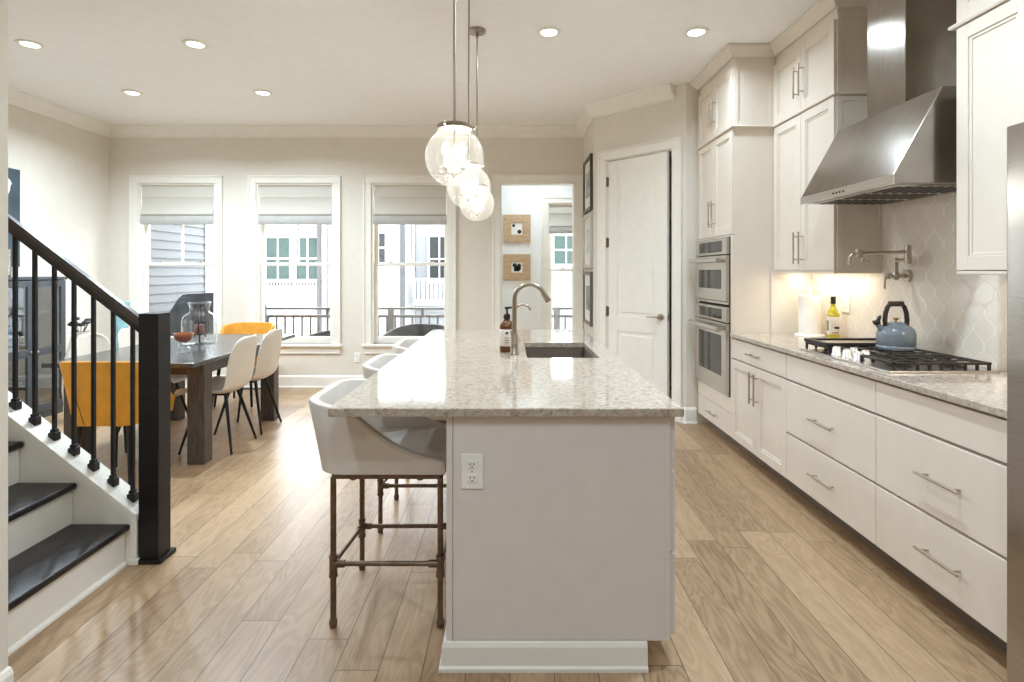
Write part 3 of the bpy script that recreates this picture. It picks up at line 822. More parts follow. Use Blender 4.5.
for a, c in ((1.672, 2.482), (2.508, 2.962)):
    for s_, p_, q_ in ((1, TY0, ym), (-1, ym, TY1)):
        d = shaker(FR, p_, q_, a, c, ot, fr=0.055); pull(FR @ Matrix.Translation((0, 0, 0.02)), ym-s_*0.035, a+(0.19 if a < 2 else 0.2), 0.22, True, d)
SIDEF = frame_of((FX, TY0, 0), (1, 0, 0), (0, -1, 0))   # side facing the camera
b = MB()
b.ring(0.0, 0.30, 2.507, 3.0, 0.03, 0, 0.007, 0.001, SIDEF)
b.build('side_frame', CAB, ot)
rail_prof = [(0, 2.484), (0.026, 2.486), (0.03, 2.494), (0.026, 2.503), (0, 2.506)]
FRX = FX-0.005
MB().sweep([(2.02, TY0), (FRX, TY0), (FRX, TY1)], rail_prof).build('light_moulding', CAB, ot)
ccrown = [(0, 3.03), (0.012, 3.03), (0.02, 3.04), (0.05, 3.075), (0.062, 3.085), (0.068, 3.105), (0, 3.105)]
MB().sweep([(2.06, TY0), (FRX-0.004, TY0), (FRX-0.004, TY1), (FRX+0.3, TY1)], ccrown).build('crown', CAB, ot)

# upper cabinets
UX = 2.04
FU = frame_of((UX, 0, 0), (0, 1, 0), (-1, 0, 0))
def upper(label, ya, yb, path):
    t = thing('wall_cabinet', label, 'cabinet', ((UX+2.33)/2, (ya+yb)/2, 1.378), 0, 'wall cabinets either side of the hood')
    MB().box(UX, 2.328, ya, yb, 1.398, 3.05).build('body', CAB, t)
    b = MB(); b.box(UX-0.018, UX+0.004, ya, yb, 1.372, 1.387, 0.003); b.box(UX+0.004, 2.317, ya, ya+0.012, 1.374, 1.398); b.box(UX+0.004, 2.317, yb-0.012, yb, 1.374, 1.398); b.box(UX, UX+0.004, ya, yb, 1.387, 1.398); b.build('light_rail', CAB, t)
    ym = (ya+yb)/2
    for a, c in ((1.389, 2.482), (2.508, 2.962)):
        for s_, p_, q_ in ((1, ya, ym), (-1, ym, yb)):
            d = shaker(FU, p_, q_, a, c, t, fr=0.062)
            pull(FU @ Matrix.Translation((0, 0, 0.02)), ym-s_*0.035, a+(0.16 if a < 2 else 0.2), 0.22, True, d)
    MB().sweep(path, rail_prof).build('light_moulding', CAB, t)
    MB().sweep(path, ccrown).build('crown', CAB, t)
    return t
ul = upper('cream wall cabinet between the oven tower and the hood', 3.43, 4.218, [(2.328, 3.43), (UX-0.005, 3.43), (UX-0.005, 4.217)])
FS = frame_of((UX, 3.43, 0), (1, 0, 0), (0, -1, 0))
b = MB()
for v0, v1 in ((2.507, 3.0), (1.39, 2.48)): b.ring(0.0, 0.288, v0, v1, 0.03, 0, 0.007, 0.001, FS)
b.build('side_frame', CAB, ul)
ur = upper('cream wall cabinet at the right edge above the fridge end', 1.76, 2.491, [(UX-0.005, 1.76), (UX-0.005, 2.491), (2.328, 2.491)])
# under-cabinet light strips
for ya, yb, lab in ((3.47, 4.18, 'slim warm light strip under the left wall cabinet'), (1.85, 2.45, 'slim warm light strip under the right wall cabinet')):
    t = thing('light_strip', lab, 'lamp', (2.2, (ya+yb)/2, 1.398), 0, 'under cabinet light strips')
    MB().box(2.17, 2.21, ya, yb, 1.390, 1.398, 0.002).build('housing', PLATE, t)
    MB().box(2.175, 2.205, ya+0.01, yb-0.01, 1.388, 1.3905).build('diffuser', LEDM, t)
    area('strip_light', (0, 0, -0.014), (0, 0, 0), 0.04, yb-ya-0.05, UNDER_W, (1.0, 0.88, 0.72), parent=t)

# worktop and backsplash
tag(MB().box(1.685, 2.328, Y0-0.005, Y3, 0.884, 0.914, 0.004).build('worktop', STONE), 'long pale speckled stone worktop along the right wall', 'worktop')
S(MB().box(2.318, 2.3295, Y0, Y3, 0.9145, 2.6).build('trim_4', TILE), 'glossy cream arabesque tile backsplash behind the cooktop', 'backsplash')
S(MB().box(2.0, 2.318, 4.2100, 4.2195, 0.9145, 1.384).build('trim_5', WALL), 'plain painted return beside the paper towel', 'wall')

# ------------------------------------------------------------------ ovens
def oven(name, label, z0, z1, ctrl, wy, hb):
    t = thing(name, label, 'oven', (2.0, (TY0+TY1)/2, z0))
    ya, yb = TY0+0.022, TY1-0.022; F = frame_of((FX-0.02, 0, 0), (0, 1, 0), (-1, 0, 0))
    MB().box(1.74, 2.28, ya+0.02, yb-0.02, z0+0.02, z1-0.01).build('housing', BLACKM, t)
    MB().box(ya, yb, z0, z1, -0.02, 0.004, 0.002, F).build('trim_frame', IRON, t)
    dt = z1-ctrl
    dr = MB().box(ya+0.008, yb-0.008, z0+0.03, dt-0.008, 0.004, 0.034, 0.004, F).build('door', STEEL, t)
    wz0, wz1 = wy
    MB().box(ya+0.1, yb-0.1, wz0, wz1, 0.03, 0.0355, 0.001, F).build('window', OVENG, dr)
    b = MB(); hz_ = dt-hb
    b.cyl(F @ Vector((ya+0.02, hz_, 0.085)), F @ Vector((yb-0.02, hz_, 0.085)), 0.02, seg=16)
    for u in (ya+0.06, yb-0.06): b.bar(F @ Vector((u, hz_, 0.03)), F @ Vector((u, hz_, 0.085)), 0.03, 0.024, 0.004)
    b.build('handle', STEEL, dr, smooth=True)
    cp = MB().box(ya+0.008, yb-0.008, dt, z1-0.006, 0.004, 0.03, 0.003, F).build('control_panel', STEEL, t)
    MB().box(ya+0.1, yb-0.1, dt+0.02, z1-0.025, 0.028, 0.0315, 0.001, F).build('display', OVENG, cp)
    MB().box(ya+0.01, yb-0.01, z0+0.004, z0+0.026, 0.0, 0.02, 0.002, F).build('vent_strip', STEEL, t)
    return t
oven('speed_oven', 'upper stainless wall oven with short dark window', 1.122, 1.655, 0.135, (1.245, 1.40), 0.045)
oven('wall_oven', 'lower stainless wall oven with tall dark window', 0.412, 1.112, 0.125, (0.56, 0.88), 0.05)

# ------------------------------------------------------------------ hood
hd = thing('range_hood', 'stainless sloped range hood with tall chimney on the right wall', 'range hood', (2.05, 2.96, 1.80))
H0, H1 = 2.556, 3.364; HZ = 1.795
b = MB(); b.prism([(1.78, HZ), (1.78, HZ+0.042), (2.01, 2.25), (2.316, 2.25), (2.316, HZ)], H0, H1, 'y')
bmesh.ops.bevel(b.bm, geom=b.bm.edges[:], offset=0.003, segments=1, affect='EDGES')
hc_ = b.build('canopy', STEELH, hd)
b = MB(); b.box(1.776, 1.786, H0-0.003, H1+0.003, HZ-0.004, HZ+0.043, 0.002); b.build('front_lip', STEEL, hc_)
MB().box(2.02, 2.316, 2.81, 3.11, 2.25, CEILZ-0.002, 0.002).build('chimney', STEELH, hd)
for k in range(3):
    y = H0+0.05+k*0.238
    fl = MB().box(1.83, 2.25, y, y+0.23, HZ-0.006, HZ+0.001, 0.002).build('filter', STEEL, hd)
    b = MB()
    for j in range(8): b.box(1.85+j*0.05, 1.875+j*0.05, y+0.02, y+0.21, HZ-0.009, HZ-0.005)
    b.build('baffle', IRON, fl)
for k in range(4): MB().cyl((1.7765, 2.93+k*0.03, HZ+0.018), (1.772, 2.93+k*0.03, HZ+0.018), 0.005, seg=10).build('button', IRON, hd)

# ------------------------------------------------------------------ cooktop
ck = thing('cooktop', 'stainless gas cooktop with black grates and a griddle plate', 'cooktop', (2.0, 2.94, 0.914))
KY0, KY1, KX0, KX1 = 2.545, 3.33, 1.752, 2.27
b = MB(); b.box(KX0, KX1, KY0, KY1, 0.9142, 0.924, 0.004); b.build('tray', STEEL, ck)
def grate(y0, y1, bars, front=0.03):
    b = MB(); z0, z1 = 0.950, 0.962; x0, x1 = KX0+front, KX1-0.03; w = 0.014
    b.box(x0, x1, y0, y0+w, z0, z1, 0.003); b.box(x0, x1, y1-w, y1, z0, z1, 0.003)
    b.box(x0, x0+w, y0, y1, z0, z1, 0.003); b.box(x1-w, x1, y0, y1, z0, z1, 0.003)
    b.box((x0+x1)/2-w/2, (x0+x1)/2+w/2, y0, y1, z0, z1, 0.003)
    for k in range(bars):
        yy = y0+(y1-y0)*(k+1)/(bars+1); b.box(x0, x1, yy-0.005, yy+0.005, z0+0.004, z1-0.001, 0.002)
    for k in range(5):
        xx = x0+(x1-x0)*(k+0.5)/5; b.box(xx-0.005, xx+0.005, y0+0.002, y1-0.002, z0+0.004, z1-0.002, 0.002)
    for k in range(9):
        x = x0+(x1-x0-w)*k/8
        for y in (y0, y1-w): b.box(x, x+w*0.8, y+0.001, y+w-0.001, 0.9235, z0+0.002, 0.002)
    return b.build('grate', IRON, ck)
grate(KY0+0.01, KY0+0.255, 2); grate(KY0+0.262, KY0+0.52, 2, 0.17); grate(KY0+0.527, KY1-0.01, 2)
for x, y, r in ((1.88, 2.67, 0.045), (2.14, 2.67, 0.038), (2.12, 2.935, 0.055), (1.88, 3.19, 0.04), (2.14, 3.19, 0.04)):
    b = MB(); b.lathe([(0, 0.924), (r*1.25, 0.924), (r*1.2, 0.932), (r, 0.934), (r, 0.940), (r*0.9, 0.943), (0, 0.943)], (x, y, 0), 20); b.build('burner', IRON, ck, smooth=True)
for k, (x, y) in enumerate(((1.80, 3.03), (1.865, 2.985), (1.80, 2.935), (1.865, 2.885), (1.80, 2.84))):
    b = MB(); b.lathe([(0, 0), (0.028, 0), (0.027, 0.006), (0.024, 0.01), (0.022, 0.038), (0.018, 0.044), (0, 0.044)], (x, y, 0.924), 18)
    b.bar((x-0.018, y, 0.9695), (x+0.018, y, 0.9695), 0.006, 0.006, 0.001)
    b.build('knob', mat('bright_knob_steel', srgb(232, 228, 222), 0.25, 0.7), ck, smooth=True)
# griddle plate resting on the far grate
gp = thing('griddle_plate', 'flat dark griddle plate resting at the far end of the cooktop', 'griddle', (2.0, 3.19, 0.962))
gx0, gx1, gy0, gy1 = 1.775, 2.26, 3.085, 3.325
b = MB(); b.box(gx0+0.02, gx1-0.02, gy0+0.015, gy1-0.015, 0.963, 0.972, 0.003); b.build('plate', mat('griddle_top', srgb(150, 138, 124), 0.35, 0.6), gp)
b = MB()
b.ring(gx0, gx1, gy0, gy1, 0.03, 0.9625, 0.984, 0.005, None, 0.02)
b.build('rim', IRON, gp)

# ------------------------------------------------------------------ kettle
kt = thing('kettle', 'blue grey enamel kettle with dark arched handle on the cooktop', 'kettle', (2.105, 3.0, 0.9632)); kt.scale = (0.92, 0.92, 0.97)
KM = kt.location
b = MB(); b.lathe([(0, 0.0), (0.096, 0.0), (0.101, 0.006), (0.101, 0.016), (0.096, 0.022), (0.1, 0.03), (0.1, 0.085), (0.094, 0.108), (0.08, 0.124), (0.062, 0.132), (0.058, 0.135), (0, 0.135)], (0, 0, 0), 36); b.build('body', KETTLE, kt, local=True, smooth=True)
b = MB(); b.lathe([(0, 0.133), (0.056, 0.134), (0.05, 0.146), (0.03, 0.152), (0, 0.154)], (0, 0, 0), 28); ld = b.build('lid', KETTLE, kt, local=True, smooth=True)
b = MB(); b.lathe([(0, 0.153), (0.006, 0.153), (0.005, 0.16), (0.017, 0.17), (0.017, 0.174), (0, 0.175)], (0, 0, 0), 18); b.build('knob', GOLD, ld, local=True, smooth=True)
# handle arch in the XY direction facing the camera: along world X
b = MB(); b.tube([(-0.062, 0, 0.115), (-0.066, 0, 0.16), (-0.062, 0, 0.2), (-0.05, 0, 0.235), (-0.035, 0, 0.252), (0.035, 0, 0.252), (0.05, 0, 0.235), (0.062, 0, 0.2), (0.066, 0, 0.16), (0.062, 0, 0.115)], [0.012, 0.013, 0.013, 0.012, 0.011, 0.011, 0.012, 0.013, 0.013, 0.012], 12); h_ = b.build('handle', IRON, kt, local=True, smooth=True)
b = MB(); b.cyl((-0.04, 0, 0.253), (0.04, 0, 0.253), 0.015, seg=14); b.build('grip', DKFRAME, h_, local=True, smooth=True)
b = MB(); b.box(0.05, 0.078, -0.03, 0.012, 0.1, 0.13, 0.006); b.build('bracket', GOLD, kt, local=True)
b = MB(); b.tube([(-0.075, 0, 0.1), (-0.098, 0, 0.125), (-0.112, 0, 0.14)], [0.02, 0.015, 0.012], 12); sp = b.build('spout', KETTLE, kt, local=True, smooth=True)
b = MB(); b.ball((-0.114, 0, 0.148), 0.02, 12, (1.1, 0.9, 0.8)); b.tube([(-0.108, 0, 0.155), (-0.1, 0, 0.175), (-0.09, 0, 0.186)], [0.01, 0.011, 0.006], 8); b.tube([(-0.12, 0, 0.15), (-0.14, 0, 0.155)], [0.01, 0.004], 8)
b.build('whistle', BLACKP, sp, local=True, smooth=True)

# ------------------------------------------------------------------ pot filler
pf = thing('pot_filler', 'nickel folding pot filler tap on the tiled wall', 'tap', (2.318, 3.2, 1.36))
b = MB(); b.cyl((2.3175, 3.2, 1.36), (2.300, 3.2, 1.36), 0.036, seg=24); b.cyl((2.300, 3.2, 1.36), (2.19, 3.2, 1.36), 0.013); b.cyl((2.27, 3.2, 1.36), (2.27, 3.2, 1.36), 0.02) if False else None
b.cyl((2.245, 3.2, 1.335), (2.245, 3.2, 1.465), 0.013); b.ball((2.245, 3.2, 1.36), 0.024); b.ball((2.205, 3.2, 1.36), 0.02)
b.build('wall_body', NICKEL, pf, smooth=True)
b = MB(); b.cyl((2.19, 3.2, 1.36), (2.185, 3.2, 1.36), 0.016); b.tube([(2.186, 3.2, 1.36), (2.18, 3.2, 1.33), (2.178, 3.2, 1.285)], [0.008, 0.006, 0.008], 10); b.build('valve_handle', NICKEL, pf, smooth=True)
b = MB(); b.tube([(2.245, 3.2, 1.445), (2.236, 3.1, 1.452)], 0.011, 10); b.cyl((2.236, 3.09, 1.43), (2.236, 3.09, 1.535), 0.017)
b.build('first_arm', NICKEL, pf, smooth=True)
b = MB(); b.tube([(2.236, 3.09, 1.495), (1.95, 3.10, 1.485)], 0.0095, 10); b.cyl((1.965, 3.1, 1.462), (1.965, 3.1, 1.51), 0.016); b.ball((1.985, 3.1, 1.484), 0.016)
b.tube([(1.95, 3.1, 1.485), (1.93, 3.1, 1.483), (1.916, 3.1, 1.47), (1.912, 3.1, 1.425)], [0.0095, 0.0095, 0.009, 0.01], 10)
b.build('spout_arm', NICKEL, pf, smooth=True)
b = MB(); b.cyl((1.99, 3.1, 1.462), (1.99, 3.1, 1.44), 0.01); b.tube([(1.99, 3.1, 1.445), (2.02, 3.085, 1.44)], [0.007, 0.005], 8); b.build('spout_handle', NICKEL, pf, smooth=True)

# ------------------------------------------------------------------ counter things
ph = thing('paper_towel_holder', 'white upright holder for the paper towel roll', 'paper towel holder', (2.19, 4.02, 0.914))
b = MB(); b.lathe([(0, 0), (0.1, 0), (0.1, 0.01), (0.096, 0.014), (0, 0.014)], (0, 0, 0.0005), 32); b.build('base', PLATE, ph, local=True, smooth=True)
b = MB(); b.lathe([(0, 0.014), (0.009, 0.014), (0.009, 0.325), (0.012, 0.33), (0.012, 0.352), (0.006, 0.358), (0, 0.358)], (0, 0, 0), 16); b.build('rod', PLATE, ph, local=True, smooth=True)
pr_ = thing('paper_towel_roll', 'white paper towel roll standing beside the olive oil', 'paper towel', (2.19, 4.02, 0.929))
b = MB(); b.lathe([(0.021, 0.0), (0.072, 0.0), (0.073, 0.004), (0.073, 0.276), (0.072, 0.28), (0.021, 0.28)], (0, 0, 0), 36, closed=True); b.build('paper', PAPER, pr_, local=True, smooth=True)
b = MB(); b.lathe([(0.0195, 0.0), (0.021, 0.0), (0.021, 0.28), (0.0195, 0.28)], (0, 0, 0), 24, closed=True); b.build('core', mat('cardboard', srgb(170, 140, 105), 0.9), pr_, local=True)
ob = thing('olive_oil_bottle', 'olive oil bottle with white label and dark cap by the tiles', 'bottle', (2.245, 3.82, 0.9145), -0.2)
b = MB(); w = 0.034
b.box(-w, w, -w, w, 0, 0.185, 0.012, seg=3)
b.lathe([(0.034, 0.175), (0.032, 0.195), (0.022, 0.215), (0.014, 0.228), (0.0135, 0.25), (0, 0.25)], (0, 0, 0), 20); b.build('glass', OIL, ob, local=True, smooth=True)
b = MB(); b.cyl((0, 0, 0.246), (0, 0, 0.297), 0.0165, seg=20); b.build('cap', BLACKP, ob, local=True, smooth=True)
lb = MB().box(-w-0.001, w+0.001, -w-0.001, w+0.001, 0.03, 0.165, 0.012, seg=3).build('label', LABEL, ob, local=True, smooth=True)
b = MB(); b.box(-0.006, 0.026, -w-0.002, -w-0.0008, 0.075, 0.09); b.build('dark_stripe', BLACKP, lb, local=True)
b = MB(); b.box(-0.02, 0.02, -w-0.002, -w-0.0008, 0.045, 0.052); b.build('gold_stripe', GOLD, lb, local=True)
b = MB(); b.box(-w-0.002, -w-0.0008, -0.02, 0.018, 0.06, 0.13); b.build('green_panel', mat('label_green', srgb(120, 140, 96), 0.6), lb, local=True)

def plate(name, label, cat, M, w, h, kind, parent=None):
    t = thing(name, label, cat, (M @ Vector((0, 0, 0)))[:])
    MB().box(-w/2, w/2, -h/2, h/2, 0, 0.006, 0.002, M).build('cover_plate', PLATE, t)
    if kind == 'duplex':
        for dz in (-0.0235, 0.0235):
            b = MB(); b.box(-0.017, 0.017, dz-0.0135, dz+0.0135, 0.005, 0.009, 0.006, M); f = b.build('receptacle', PLATE, t)
            b = MB()
            for u in (-0.0065, 0.0065): b.box(u-0.0013, u+0.0013, dz-0.001, dz+0.008, 0.0085, 0.0094, 0, M)
            b.cyl(M @ Vector((0, dz-0.007, 0.0085)), M @ Vector((0, dz-0.007, 0.0094)), 0.0026, seg=10)
            b.build('slots', BLACKP, f)
        MB().cyl(M @ Vector((0, 0, 0.005)), M @ Vector((0, 0, 0.0072)), 0.003, seg=10).build('screw', NICKEL, t)
    else:
        MB().box(-0.016, 0.016, -0.033, 0.033, 0.004, 0.010, 0.003, M).build('rocker', PLATE, t)
    return t
plate('wall_switch', 'white switch plate on the tile beside the olive oil', 'switch', frame_of((2.317, 3.79, 1.165), (0, 1, 0), (-1, 0, 0)), 0.085, 0.125, 'rocker')
plate('wall_outlet', 'small white outlet low on the wall between two windows', 'power outlet', frame_of((-1.825, FARY-0.001, 0.36), (1, 0, 0), (0, -1, 0)), 0.072, 0.118, 'duplex')

# ------------------------------------------------------------------ fridge
fg = thing('refrigerator', 'stainless steel refrigerator cut off by the right edge', 'refrigerator', (1.95, 1.3, 0))
MB().box(1.66, 2.31, 0.85, 1.745, 0.02, 1.83, 0.004).build('cabinet', mat('fridge_side_grey', srgb(120, 114, 108), 0.4, 0.8), fg)
FSTEEL = mat('fridge_steel', srgb(176, 172, 168), 0.2, 1.0, var=0.04, scale=5, stretch=(1, 1, 30))
for (a, c, hs) in ((0.85, 1.245, 1), (1.251, 1.746, -1)):
    d = MB().box(1.574, 1.658, a, c, 0.06, 1.845, 0.006).build('door', FSTEEL, fg)
    y = 1.248 - hs*0.05
    b = MB(); b.cyl((1.525, y, 0.6), (1.525, y, 1.6), 0.012)
    for z in (0.66, 1.54): b.cyl((1.525, y, z), (1.58, y, z), 0.009)
    b.build('handle', STEEL, d, smooth=True)
MB().box(1.60, 1.70, 1.64, 1.74, 1.83, 1.853, 0.006).build('hinge_cover', FSTEEL, fg)
MB().box(1.68, 2.30, 0.87, 1.73, 0.0, 0.03).build('base_grille', BLACKP, fg)

# ------------------------------------------------------------------ island
isl = thing('kitchen_island', 'pale grey kitchen island cabinet with white base moulding', 'kitchen island', (0.17, 3.18, 0))
IX0, IX1, IY0, IY1 = -0.223, 0.565, 1.93, 4.44
IZ = 0.092
b = MB(); b.box(IX0+0.012, 0.556, IY0+0.004, IY1, IZ, 0.62); b.box(IX0+0.012, 0.556, IY0+0.004, 2.9, 0.62, 0.883); b.box(IX0+0.012, 0.556, 3.75, IY1, 0.62, 0.883)
b.box(IX0+0.012, 0.07, 2.9, 3.75, 0.62, 0.883); b.box(0.52, 0.556, 2.9, 3.75, 0.62, 0.883)
b.build('body', ISL, isl)
b = MB(); b.box(IX0+0.024, 0.545, IY0-0.004, IY0+0.006, IZ, 0.883, 0.001); b.build('end_panel', ISL, isl)
b = MB(); b.box(IX0, IX0+0.022, IY0-0.006, IY0+0.05, 0.0, 0.883, 0.002); b.box(IX0, IX0+0.014, IY0+0.05, IY1, 0.0, 0.883); b.build('corner_board', ISL, isl)
b = MB(); b.box(0.543, 0.560, IY0-0.006, IY0+0.03, IZ, 0.883, 0.001); b.build('face_edge', ISL, isl)
ib = [(0, 0), (0.024, 0), (0.024, 0.012), (0.016, 0.018), (0.014, 0.08), (0.008, 0.092), (0, 0.095)]
MB().sweep([(0.478, IY0-0.008), (IX0, IY0-0.008), (IX0, IY1)], ib).build('base_moulding', TRIM, isl)
MB().box(IX0+0.02, 0.478, IY0+0.004, IY1, 0, IZ).build('plinth', TRIM, isl)
FI = frame_of((0.563, 0, 0), (0, -1, 0), (1, 0, 0))      # u = -Y
for (ya, yb, kind) in ((1.94, 2.5, 'drawers'), (2.5, 2.95, 'door'), (2.95, 3.68, 'doors'), (3.68, 4.43, 'drawers')):
    if kind == 'drawers':
        for a, c in ((0.1, 0.39), (0.395, 0.68), (0.685, 0.875)):
            d = slab(FI, -yb, -ya, a, c, isl, ISL); pull(FI @ Matrix.Translation((0, 0, 0.02)), -(ya+yb)/2, (a+c)/2, 0.2, False, d)
    else:
        d = slab(FI, -yb, -ya, 0.685, 0.875, isl, ISL, name='false_front')
        n = 1 if kind == 'door' else 2
        for k in range(n):
            a = -yb+(yb-ya)*k/n; c = -yb+(yb-ya)*(k+1)/n
            d = shaker(FI, a, c, 0.1, 0.68, isl, ISL); pull(FI @ Matrix.Translation((0, 0, 0.02)), (c-0.04 if k == 0 else a+0.04), 0.55, 0.2, True, d)
plate('island_outlet', 'white double outlet on the grey end of the island', 'power outlet', frame_of((-0.132, IY0-0.0045, 0.687), (1, 0, 0), (0, -1, 0)), 0.078, 0.122, 'duplex')
SK = (0.093, 0.489, 3.0, 3.64)
tag(MB().ringslab((-0.628, 0.600, 1.892, 4.474), SK, 0.884, 0.914).build('island_worktop', STONE), 'large polished speckled stone top of the island', 'worktop')
sk = thing('sink', 'dark undermount sink set into the island top', 'sink', ((SK[0]+SK[1])/2, (SK[2]+SK[3])/2, 0.66))
def basin(x0, x1, y0, y1, z0, z1, th):
    b = MB(); b.box(x0-th, x1+th, y0-th, y1+th, z0-th, z0)
    b.box(x0-th, x0, y0-th, y1+th, z0, z1); b.box(x1, x1+th, y0-th, y1+th, z0, z1); b.box(x0, x1, y0-th, y0, z0, z1); b.box(x0, x1, y1, y1+th, z0, z1); return b
basin(SK[0]-0.003, SK[1]+0.003, SK[2]-0.003, SK[3]+0.003, 0.68, 0.8835, 0.012).build('basin', SINKM, sk)
b = MB(); b.lathe([(0, 0.681), (0.045, 0.681), (0.043, 0.684), (0.02, 0.683), (0, 0.683)], (0.29, 3.4, 0), 20); b.build('drain', NICKEL, sk)

# faucet
fc = thing('faucet', 'tall champagne gooseneck faucet beside the island sink', 'faucet', (0.025, 3.12, 0.914))
b = MB(); b.lathe([(0, 0), (0.027, 0), (0.027, 0.006), (0.022, 0.012), (0.022, 0.1), (0.0155, 0.112), (0.0145, 0.13), (0, 0.13)], (0, 0, 0), 20); b.build('base', CHAMP, fc, local=True, smooth=True)
R = 0.085; pts = [(0, 0, 0.11), (0, 0, 0.2), (0, 0, 0.305)]
pts += [(R-R*math.cos(a), 0, 0.315+R*math.sin(a)) for a in [PI*k/14 for k in range(0, 13)]]
b = MB(); b.tube(pts, 0.0135, 14); b.build('gooseneck', CHAMP, fc, local=True, smooth=True)
e = Vector(pts[-1]); dd = (Vector(pts[-1])-Vector(pts[-2])).normalized()
b = MB(); b.cyl(e, e+dd*0.055, 0.0145, 0.0175, 16); sh = b.build('spray_head', CHAMP, fc, local=True, smooth=True)
b = MB(); b.cyl(e+dd*0.055, e+dd*0.06, 0.0165, 0.0155, 16); b.box(e.x+0.012, e.x+0.024, -0.007, 0.007, e.z-0.04, e.z-0.01, 0.003); b.build('spray_face', BLACKP, sh, local=True)
b = MB(); b.cyl((0, 0, 0.06), (-0.0, -0.035, 0.06), 0.011); b.tube([(0, -0.035, 0.06), (-0.012, -0.04, 0.09), (-0.02, -0.042, 0.14)], [0.007, 0.006, 0.005], 10); b.build('lever', CHAMP, fc, local=True, smooth=True)
f2 = thing('filter_faucet', 'smaller champagne filtered water tap behind the tall faucet', 'faucet', (0.03, 3.44, 0.914))
b = MB(); b.lathe([(0, 0), (0.02, 0), (0.02, 0.005), (0.014, 0.01), (0.013, 0.06), (0.008, 0.07), (0, 0.07)], (0, 0, 0), 18); b.build('base', CHAMP, f2, local=True, smooth=True)
R = 0.05; pts = [(0, 0, 0.06), (0, 0, 0.205)]+[(R-R*math.cos(a), 0, 0.215+R*math.sin(a)) for a in [PI*k/12 for k in range(0, 12)]]
b = MB(); b.tube(pts, 0.0075, 12); b.build('gooseneck', CHAMP, f2, local=True, smooth=True)
b = MB(); b.tube([(0, 0, 0.05), (-0.01, -0.02, 0.055), (-0.02, -0.035, 0.05)], [0.006, 0.005, 0.004], 8); b.build('lever', CHAMP, f2, local=True, smooth=True)
sb = thing('soap_bottle', 'amber pump soap bottle with pale label beside the faucet', 'soap bottle', (-0.018, 3.24, 0.9145))
b = MB(); b.lathe([(0, 0), (0.042, 0), (0.044, 0.004), (0.044, 0.145), (0.042, 0.158), (0.034, 0.172), (0.02, 0.182), (0.016, 0.186), (0.016, 0.198), (0, 0.198)], (0, 0, 0), 28); b.build('glass', AMBER, sb, local=True, smooth=True)
b = MB(); b.lathe([(0.0445, 0.035), (0.0452, 0.036), (0.0452, 0.132), (0.0445, 0.133)], (0, 0, 0), 28); lb = b.build('label', LABEL, sb, local=True, smooth=True)
b = MB(); b.cyl((0, -0.0445, 0.112), (0, -0.0462, 0.112), 0.008, seg=14)
for k in range(3): b.box(-0.012, 0.012, -0.0462, -0.0452, 0.055+0.014*k, 0.058+0.014*k)
b.build('label_mark', BLACKP, lb, local=True)
b = MB(); b.lathe([(0, 0.192), (0.02, 0.192), (0.02, 0.215), (0.012, 0.222), (0.006, 0.226), (0.006, 0.248), (0.014, 0.25), (0.014, 0.262), (0, 0.264)], (0, 0, 0), 18); b.tube([(0, 0, 0.257), (0.03, 0.0, 0.259), (0.042, 0, 0.254)], [0.007, 0.006, 0.005], 10); b.build('pump', BLACKP, sb, local=True, smooth=True)

